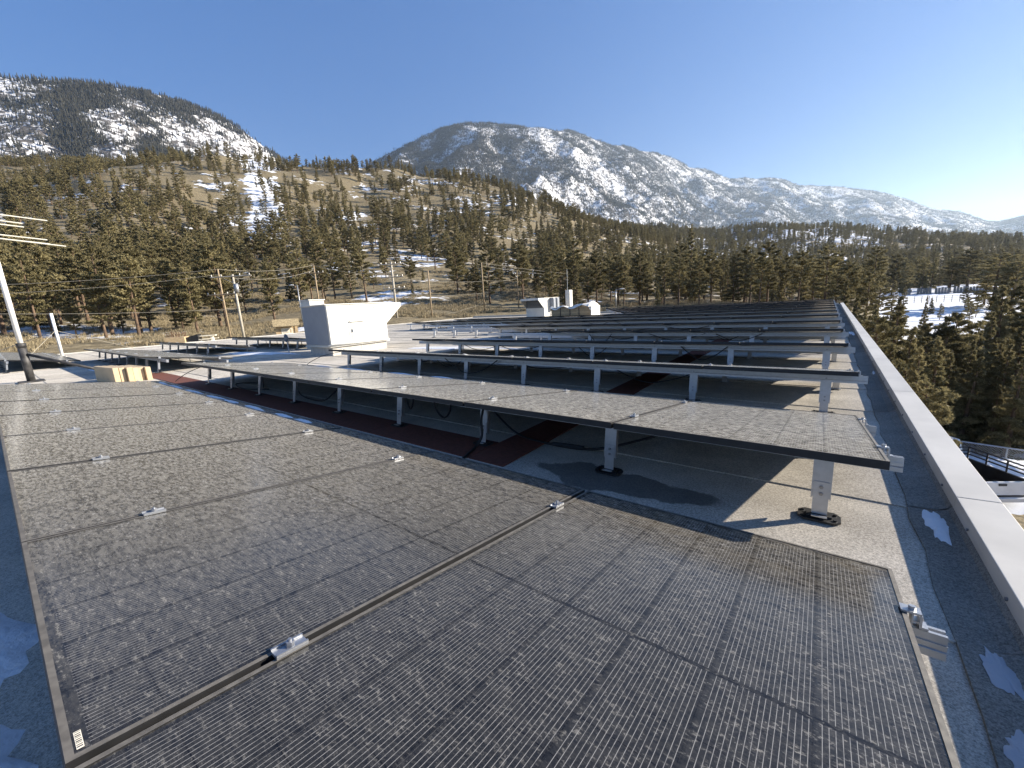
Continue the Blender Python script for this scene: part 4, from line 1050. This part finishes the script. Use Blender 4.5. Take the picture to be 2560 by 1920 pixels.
# dry grass and brush
src3 = bpy.data.collections.new('grass_sources')
simple('dry_grass', (0.26, 0.21, 0.125), 0.9, 0, 0.35, 2.0)
simple('brush_twig', (0.20, 0.15, 0.10), 0.9, 0, 0.35, 2.0)
for i in range(3):
    r2 = np.random.default_rng(120 + i); b = MB()
    for k in range(46):
        a = r2.uniform(0, 6.28); p = r2.normal(0, 0.35, 2); l = r2.uniform(0.25, 0.7); dx, dy = r2.normal(0, 0.22, 2); wx, wy = 0.035 * math.cos(a), 0.035 * math.sin(a)
        o = len(b.v); b.v += [(p[0] - wx, p[1] - wy, -0.03), (p[0] + wx, p[1] + wy, -0.03), (p[0] + dx, p[1] + dy, l)]; b.f.append((o, o + 1, o + 2))
    o = bpy.data.objects.new(f'grass_{i}', b.mesh('grass_tuft', 'dry_grass')); src3.objects.link(o)
ng = 26000
ga = np.radians(rg.uniform(-96, 20, ng)); gd = rg.uniform(61, 160, ng); gx = CAM[0] + gd * np.sin(ga); gy = CAM[1] + gd * np.cos(ga)
gk = (fbm(gx / 7, gy / 7, 3) > 0.47) & (np.degrees(ga) < 2.0) & ~((gx > X_L - 1) & (gx < 1.5) & (gy < Y_F + 1))
gx, gy = gx[gk], gy[gk]; k = len(gx); s_ = rg.uniform(0.4, 1.05, k)
gr_ = scatter('dry_grass', np.stack([gx, gy, zG(gx, gy)], 1), np.stack([s_, s_, s_ * rg.uniform(.7, 1.3, k)], 1), np.stack([np.zeros(k), np.zeros(k), rg.uniform(0, 6.28, k)], 1), src3)
struct(gr_, 'stuff'); tag(gr_, 'tufts of dry tan grass on the land beyond the roof', 'grass')

# ------------------------------------------------------------------ utility poles and lines
def upole(label, top, base, d, r, arms, mat='pole_wood'):
    B = up(*base, d=d); T = up(*top, d=d); z0 = float(zG(B[0], B[1])) - 0.3
    t = thing('utility_pole', label, 'utility pole', (B[0], B[1], z0), 0, 'utility poles along the road')
    H = T[2] - z0
    MB().tube([(0, 0, 0), (0, 0, H * 0.5), (0, 0, H)], [r, r * 0.88, r * 0.72], 10).build('shaft', mat, t, True)
    v = np.array([0.80, 0.60]);
    for (zf, half, off) in arms:
        za = H * zf; sh = r + 0.07
        nrm = np.array([0.60, -0.80])
        a = np.array([*(v * (off - half) + nrm * sh), za]); b = np.array([*(v * (off + half) + nrm * sh), za])
        ar = MB().tube([a, b], 0.075, 4).build('crossarm', mat, t)
        for f in (-0.92, -0.45, 0.45, 0.92):
            p = np.array([*(v * (off + half * f) + nrm * sh), za + 0.07]); MB().tube([p, p + [0, 0, 0.10], p + [0, 0, 0.22]], [0.03, 0.06, 0.035], 6).build('insulator', 'porcelain', ar)
        MB().tube([np.array([*(v * (off - half * 0.45) + nrm * sh), za - 0.05]), np.array([*(nrm * sh), za - 0.7])], 0.02, 4).build('brace', 'galvanised', t)
        MB().tube([np.array([*(v * (off + half * 0.45) + nrm * sh), za - 0.05]), np.array([*(nrm * sh), za - 0.7])], 0.02, 4).build('brace', 'galvanised', t)
    return np.array([B[0], B[1], z0 + H]), t
pA, tA = upole('thin wooden utility pole left of the thick one, with one low crossarm', (541.8, 673), (578, 851), 60, 0.115, [(0.66, 1.7, 0.0)])
pB, tB = upole('thick wooden utility pole with a long crossarm and a transformer wire loop', (584.7, 686), (611, 849), 58, 0.16, [(0.97, 2.4, -0.1)], 'pole_grey')
MB().tube([(0.25, 0.1, 6.0), (0.25, 0.1, 7.0)], 0.2, 10).build('transformer', 'galvanised', tB, True)
pC, tC = upole('wooden utility pole with a single crossarm behind the top left of the white unit', (781, 662.7), (799, 768), 70, 0.14, [(0.86, 1.5, 0.0)])
pD, tD = upole('pale wooden utility pole with three crossarms right of the big white unit', (981, 654.6), (994, 806), 62, 0.17, [(0.955, 1.5, 0), (0.74, 1.6, 0), (0.545, 1.6, 0.1)], 'pole_grey')
pE, tE = upole('plain dark pole without crossarms between the two white units', (1068, 676), (1081, 800), 64, 0.12, [])
pF, tF = upole('plain tall dark pole carrying wires, left of the farther white unit', (1205, 657), (1212, 786), 70, 0.13, [])
pG, tG = upole('thin dark pole just left of the farther unit roof', (1291, 676), (1296, 752), 84, 0.13, [(0.9, 0.8, 0)])
pH, tH = upole('distant small pole with two short crossarms among the left pines', (588, 654), (600, 730), 120, 0.12, [(0.93, 1.3, 0)], 'pole_grey')
def wire(a, b, sag, label, rad=0.022):
    a = np.array(a); b = np.array(b); n = 18
    pts = [a + (b - a) * t - np.array([0, 0, 4 * sag * t * (1 - t)]) for t in np.linspace(0, 1, n)]
    tag(MB().tube(pts, rad, 4).build('power_line', 'wire_metal'), label, 'power line', 'overhead wires')
def at(px, py, d): return up(px, py, d=d)
wire(at(-400, 720, 70), pA, 0.5, 'upper overhead wire from the left edge to the thin pole')
wire(at(-400, 745, 70), pA - [0, 0, 0.6], 0.6, 'lower overhead wire from the left edge to the thin pole')
wire(at(-400, 778, 64), pB - [0, 0, 3.9], 0.4, 'low overhead wire from the left edge passing the white vent pole')
wire(pA, pC, 0.5, 'overhead wire between the thin pole and the pole behind the white unit')
wire(pB - [0, 0, 0.4], pC - [0, 0, 0.7], 0.6, 'overhead wire from the thick pole to the pole behind the white unit')
wire(pC, pD - [0, 0, 1.6], 0.5, 'overhead wire reaching the upper arm of the three-armed pole')
wire(pD - [0, 0, 2.2], pF - [0, 0, 3.0], 0.3, 'overhead wire from the three-armed pole to the plain tall pole')
wire(pD - [0, 0, 4.3], pF - [0, 0, 4.9], 0.4, 'middle overhead wire between the three-armed pole and the plain tall pole')
wire(pD - [0, 0, 8.5], pF - [0, 0, 6.6], 0.4, 'lowest overhead wire rising from the white unit to the plain tall pole')
wire(pF, at(1500, 690, 110), 0.3, 'upper overhead wire from the plain tall pole to the right')
wire(pF - [0, 0, .5], at(1500, 697, 110), 0.3, 'second overhead wire from the plain tall pole to the right')
wire(pF - [0, 0, 2.8], pG - [0, 0, 1.6], 0.3, 'short overhead wire between the plain tall pole and the thin dark pole')
def lamp(label, top, base, d, arm):
    B = up(*base, d=d); T = up(*top, d=d); z0 = float(zG(B[0], B[1])) - 0.2; H = T[2] - z0
    t = thing('street_lamp', label, 'street lamp', (B[0], B[1], z0), 0, 'street lamps')
    MB().tube([(0, 0, 0), (0, 0, H)], [0.09, 0.06], 8).build('pole', 'galvanised', t, True)
    v = np.array([0.8, 0.6, 0.0]) * arm
    MB().tube([(0, 0, H), v * 0.6 + [0, 0, H + 0.05]], 0.035, 6).build('arm', 'galvanised', t)
    c = v * 0.9 + np.array([0, 0, H + 0.05]); MB().tube([c - v * 0.35, c, c + v * 0.35], [0.08, 0.13, 0.06], 8).build('head', 'porcelain', t)
lamp('slim street lamp with its head turned left, behind the white unit', (743, 713), (752, 772), 72, -1.0)
lamp('slim street lamp right of the lumber stack before the pines', (1536, 724), (1540, 770), 74, 1.2)

# ------------------------------------------------------------------ small things on the grass
p = up(720, 842, d=58); kz = float(zG(p[0], p[1])); ks = thing('notice_kiosk', 'wooden notice kiosk with a shaggy pitched roof left of the white unit', 'kiosk', (p[0], p[1], up(720, 842, d=58)[2]), R_(68))
for sx in (-1.05, 1.05): MB().box(sx - 0.16, sx + 0.16, -0.12, 0.12, -1.5, 1.45).build('post', 'sign_wood', ks)
MB().box(-0.88, 0.88, -0.06, 0.06, 0.15, 1.25).build('board', 'sign_wood', ks)
bd = MB().box(-0.62, 0.62, -0.085, -0.062, 0.35, 1.08).build('notice', 'sign_paper', ks)
tl = MB()
for i in range(5): tl.box(-0.52, 0.22 - 0.08 * (i % 3), -0.0885, -0.0855, 0.90 - i * 0.10, 0.93 - i * 0.10)
struct(tl.build('text_lines', 'fence_grey', bd), 'stuff')
MB().box(0.32, 0.5, -0.089, -0.0855, 0.5, 0.95).build('picture', 'cardboard', bd)
MB().prism([(-0.75, 1.35), (-0.70, 1.28), (0, 2.05), (0.70, 1.28), (0.75, 1.35), (0, 2.2)], 0, -1.45, 1.45).build('roof', 'thatch', ks)
MB().box(-1.25, 1.25, -0.3, 0.3, -1.5, 0.0).build('plinth', 'sign_wood', ks)
def ground_at(px, py, d): q = up(px, py, d=d); return q
q = ground_at(446, 864, 52); pl = thing('wooden_planter', 'square tan wooden planter box with reddish stalks on the left grass', 'planter', q, R_(60))
MB().box(-0.8, 0.8, -0.7, 0.7, -1.2, 0.85).build('box', 'sign_wood', pl); sb = MB(); rg3 = random.Random(3)
for i in range(26): x, y = rg3.uniform(-.7, .7), rg3.uniform(-.6, .6); sb.tube([(x, y, 0.8), (x + rg3.uniform(-.2, .2), y + rg3.uniform(-.2, .2), 1.15 + rg3.uniform(0, .3))], 0.012, 3)
struct(sb.build('stalks', 'walkway_red', pl), 'stuff')
q = ground_at(476, 860, 52); dk = thing('covered_trailer', 'low dark wedge-shaped cover beside the wooden planter', 'cover', q, R_(60))
MB().prism([(-0.9, 0.25), (0.9, 0.25), (0.9, 0.95), (-0.9, 0.45)], 1, -0.6, 0.6).build('cover', 'truck_black', dk); MB().box(-0.95, 0.95, -0.62, 0.62, -1.2, 0.24).build('base', 'porcelain', dk)
q = ground_at(516, 858, 52); bn = thing('picnic_table', 'pale wooden picnic table on the grass near the left roof edge', 'table', q, R_(60))
MB().box(-0.95, 0.95, -0.4, 0.4, 0.72, 0.80).build('table_top', 'sign_paper', bn)
for sx in (-0.6, 0.6): MB().box(sx - 0.08, sx + 0.08, -0.3, 0.3, -1.2, 0.719).build('leg', 'sign_paper', bn)
for sy in (-0.8, 0.8): MB().box(-0.95, 0.95, sy - 0.13, sy + 0.13, 0.40, 0.46).build('bench', 'sign_paper', bn)

# ------------------------------------------------------------------ far fence on the snow field
fa = up(2262, 737, d=178); fb_ = up(2462, 733, d=184)
fz = thing('plank_fence', 'weathered grey plank fence along the back of the open snow field', 'fence', (0, 0, 0))
nseg = 26; P_ = [fa + (fb_ - fa) * i / nseg for i in range(nseg + 1)]
for i in range(nseg):
    a, b = P_[i], P_[i + 1]; za = float(zG(a[0], a[1])); zb = float(zG(b[0], b[1])); hh = 1.9 + 0.15 * math.sin(i * 1.7)
    if i in (2, 3, 9, 15): continue
    MB().quadbox([(a[0], a[1], za - .2), (b[0], b[1], zb - .2), (b[0], b[1] + .06, zb - .2), (a[0], a[1] + .06, za - .2), (a[0], a[1], za + hh), (b[0] - .12, b[1], zb + hh), (b[0] - .12, b[1] + .06, zb + hh), (a[0], a[1] + .06, za + hh)]).build('fence_panel', 'fence_grey', fz)
fp = thing('wire_fence', 'line of thin posts at the front rim of the snow field', 'fence', (0, 0, 0))
ga_ = up(2215, 756, d=132); gb_ = up(2480, 748, d=136)
for i in range(15):
    a = ga_ + (gb_ - ga_) * i / 14; za = float(zG(a[0], a[1])); MB().tube([(a[0], a[1], za - .1), (a[0], a[1], za + 1.5)], 0.06, 5).build('post', 'fence_grey', fp)
for hz in (0.5, 1.0, 1.4):
    MB().tube([(*(ga_ + (gb_ - ga_) * i / 14)[:2], float(zG(*(ga_ + (gb_ - ga_) * i / 14)[:2])) + hz) for i in range(15)], 0.02, 4).build('wire', 'fence_grey', fp)

# ------------------------------------------------------------------ yard below the parapet: pick-up, chain link, snow
GZ = -7.0
f0 = up(2400, 1170, z=GZ); f1 = up(2600, 1205, z=GZ); dv = (f1 - f0) / np.linalg.norm(f1 - f0); A = f0 - dv * 8; Bf = f1 + dv * 5
topz = up(2500, 1151, x=up(2500, 1190, z=GZ)[0])[2]; fh = max(1.2, topz - GZ)
cl = thing('chain_link_fence', 'grey chain-link fence with a top rail behind the pick-up', 'fence', (0, 0, 0))
Ln = float(np.linalg.norm(Bf - A))
MB().tube([(*A[:2], GZ + fh), (*Bf[:2], GZ + fh)], 0.03, 6).build('top_rail', 'galvanised', cl)
kq = up(2506, 1190, z=GZ); off0 = float((kq - A) @ dv) % 3.0
k = off0
while k < Ln:
    c = A + dv * k; MB().tube([(*c[:2], GZ - .1), (*c[:2], GZ + fh)], 0.03, 6).build('post', 'galvanised', cl); k += 3.0
wm = MB(); s_ = -fh
while s_ < Ln:
    for sg in (1, -1):
        a0, a1 = (s_, s_ + fh) if sg > 0 else (s_ + fh, s_)
        p0 = A + dv * a0; p1 = A + dv * a1
        wm.tube([(p0[0], p0[1], GZ + 0.03), (p1[0], p1[1], GZ + fh)], 0.005, 3, False)
    s_ += 0.09
struct(wm.build('wire_mesh', 'galvanised', cl), 'stuff')
tk = up(2492, 1279, z=GZ)
pk = thing('pickup_truck', 'white and black pick-up with a rack round its bed, parked below the parapet', 'pickup truck', (tk[0], tk[1], GZ), R_(32))
# local: +y forward, tailgate at y=0; x across
MB().box(-0.92, 0.92, 0.10, 2.3, 0.45, 0.62).build('bed_floor', 'truck_black', pk)
for sx in (-1, 1):
    MB().box(min(sx * 0.86, sx * 0.95), max(sx * 0.86, sx * 0.95), 0.08, 2.3, 0.60, 1.12).build('bed_side', 'truck_black', pk, bevel=0.02)
tg = MB().box(-0.84, 0.84, -0.02, 0.07, 0.62, 1.12).build('tailgate', 'truck_silver', pk, bevel=0.02); MB().box(-0.12, 0.12, -0.045, -0.021, 0.98, 1.06).build('handle', 'truck_black', tg)
MB().box(-0.92, 0.92, -0.16, -0.03, 0.42, 0.58).build('bumper', 'truck_silver', pk, bevel=0.02)
for sx in (-0.90, 0.90): MB().box(sx - 0.045, sx + 0.045, -0.015, 0.075, 0.68, 1.08).build('tail_light', 'tail_red', pk)
cab = MB().prism([(2.32, 0.5), (5.4, 0.5), (5.4, 0.95), (4.3, 1.10), (3.8, 1.72), (2.6, 1.76), (2.34, 1.15)], 0, -0.92, 0.92).build('cab', 'truck_silver', pk, bevel=0.05)
MB().box(-0.75, 0.75, 2.40, 2.46, 1.2, 1.62).build('rear_window', 'glass_dark', cab)
rk = MB()
for sx in (-0.90, 0.90):
    for hz in (1.28, 1.42, 1.56): rk.tube([(sx, 0.05, hz), (sx, 2.25, hz)], 0.028, 6)
    for yy_ in (0.1, 0.8, 1.5, 2.2): rk.tube([(sx, yy_, 1.12), (sx, yy_, 1.58)], 0.028, 6)
for hz in (1.28, 1.42, 1.56): rk.tube([(-0.9, 2.22, hz), (0.9, 2.22, hz)], 0.028, 6)
rk.build('bed_rack', 'truck_black', pk)
for (sx, yy_) in ((-0.85, 0.95), (0.85, 0.95), (-0.85, 4.4), (0.85, 4.4)):
    wh = MB().tube([(sx - 0.12, yy_, 0.36), (sx + 0.12, yy_, 0.36)], 0.36, 18).build('wheel', 'rubber_tyre', pk); MB().tube([(sx - 0.13, yy_, 0.36), (sx + 0.13, yy_, 0.36)], 0.2, 12).build('rim', 'truck_silver', wh)
for i, (px, py, rx, ry, h, lb) in enumerate([(2450, 1185, 3.0, 1.6, 0.7, 'heap of ploughed snow between the pick-up and the chain-link fence'), (2560, 1240, 2.2, 3.0, 0.35, 'trampled snow right of the pick-up'), (2552, 1360, 2.5, 1.4, 0.2, 'bluish snow patch below the pick-up at the right edge')]):
    q = up(px, py, z=GZ); blob('snow_heap', q[0], q[1], rx, ry, h, lb, 70 + i, GZ - 0.02, 0.3, None, 'snow heaps in the yard', 30)

# ------------------------------------------------------------------ haze: one box of pale even air round everything below the sky
hz = MB().box(-15000, 15000, -9000, 16000, -60, 1800).build('haze', 'ink')
t = NT('haze_air'); pv = t.n('ShaderNodeVolumePrincipled')
pv.inputs['Color'].default_value = (0.66, 0.82, 1.0, 1); pv.inputs['Density'].default_value = 0.000042; pv.inputs['Anisotropy'].default_value = 0.35
t.link(pv.outputs[0], t.out.inputs['Volume']); hz.data.materials.clear(); hz.data.materials.append(t.m)
struct(hz, 'stuff'); tag(hz, 'thin pale haze in the air over the valley', 'haze')
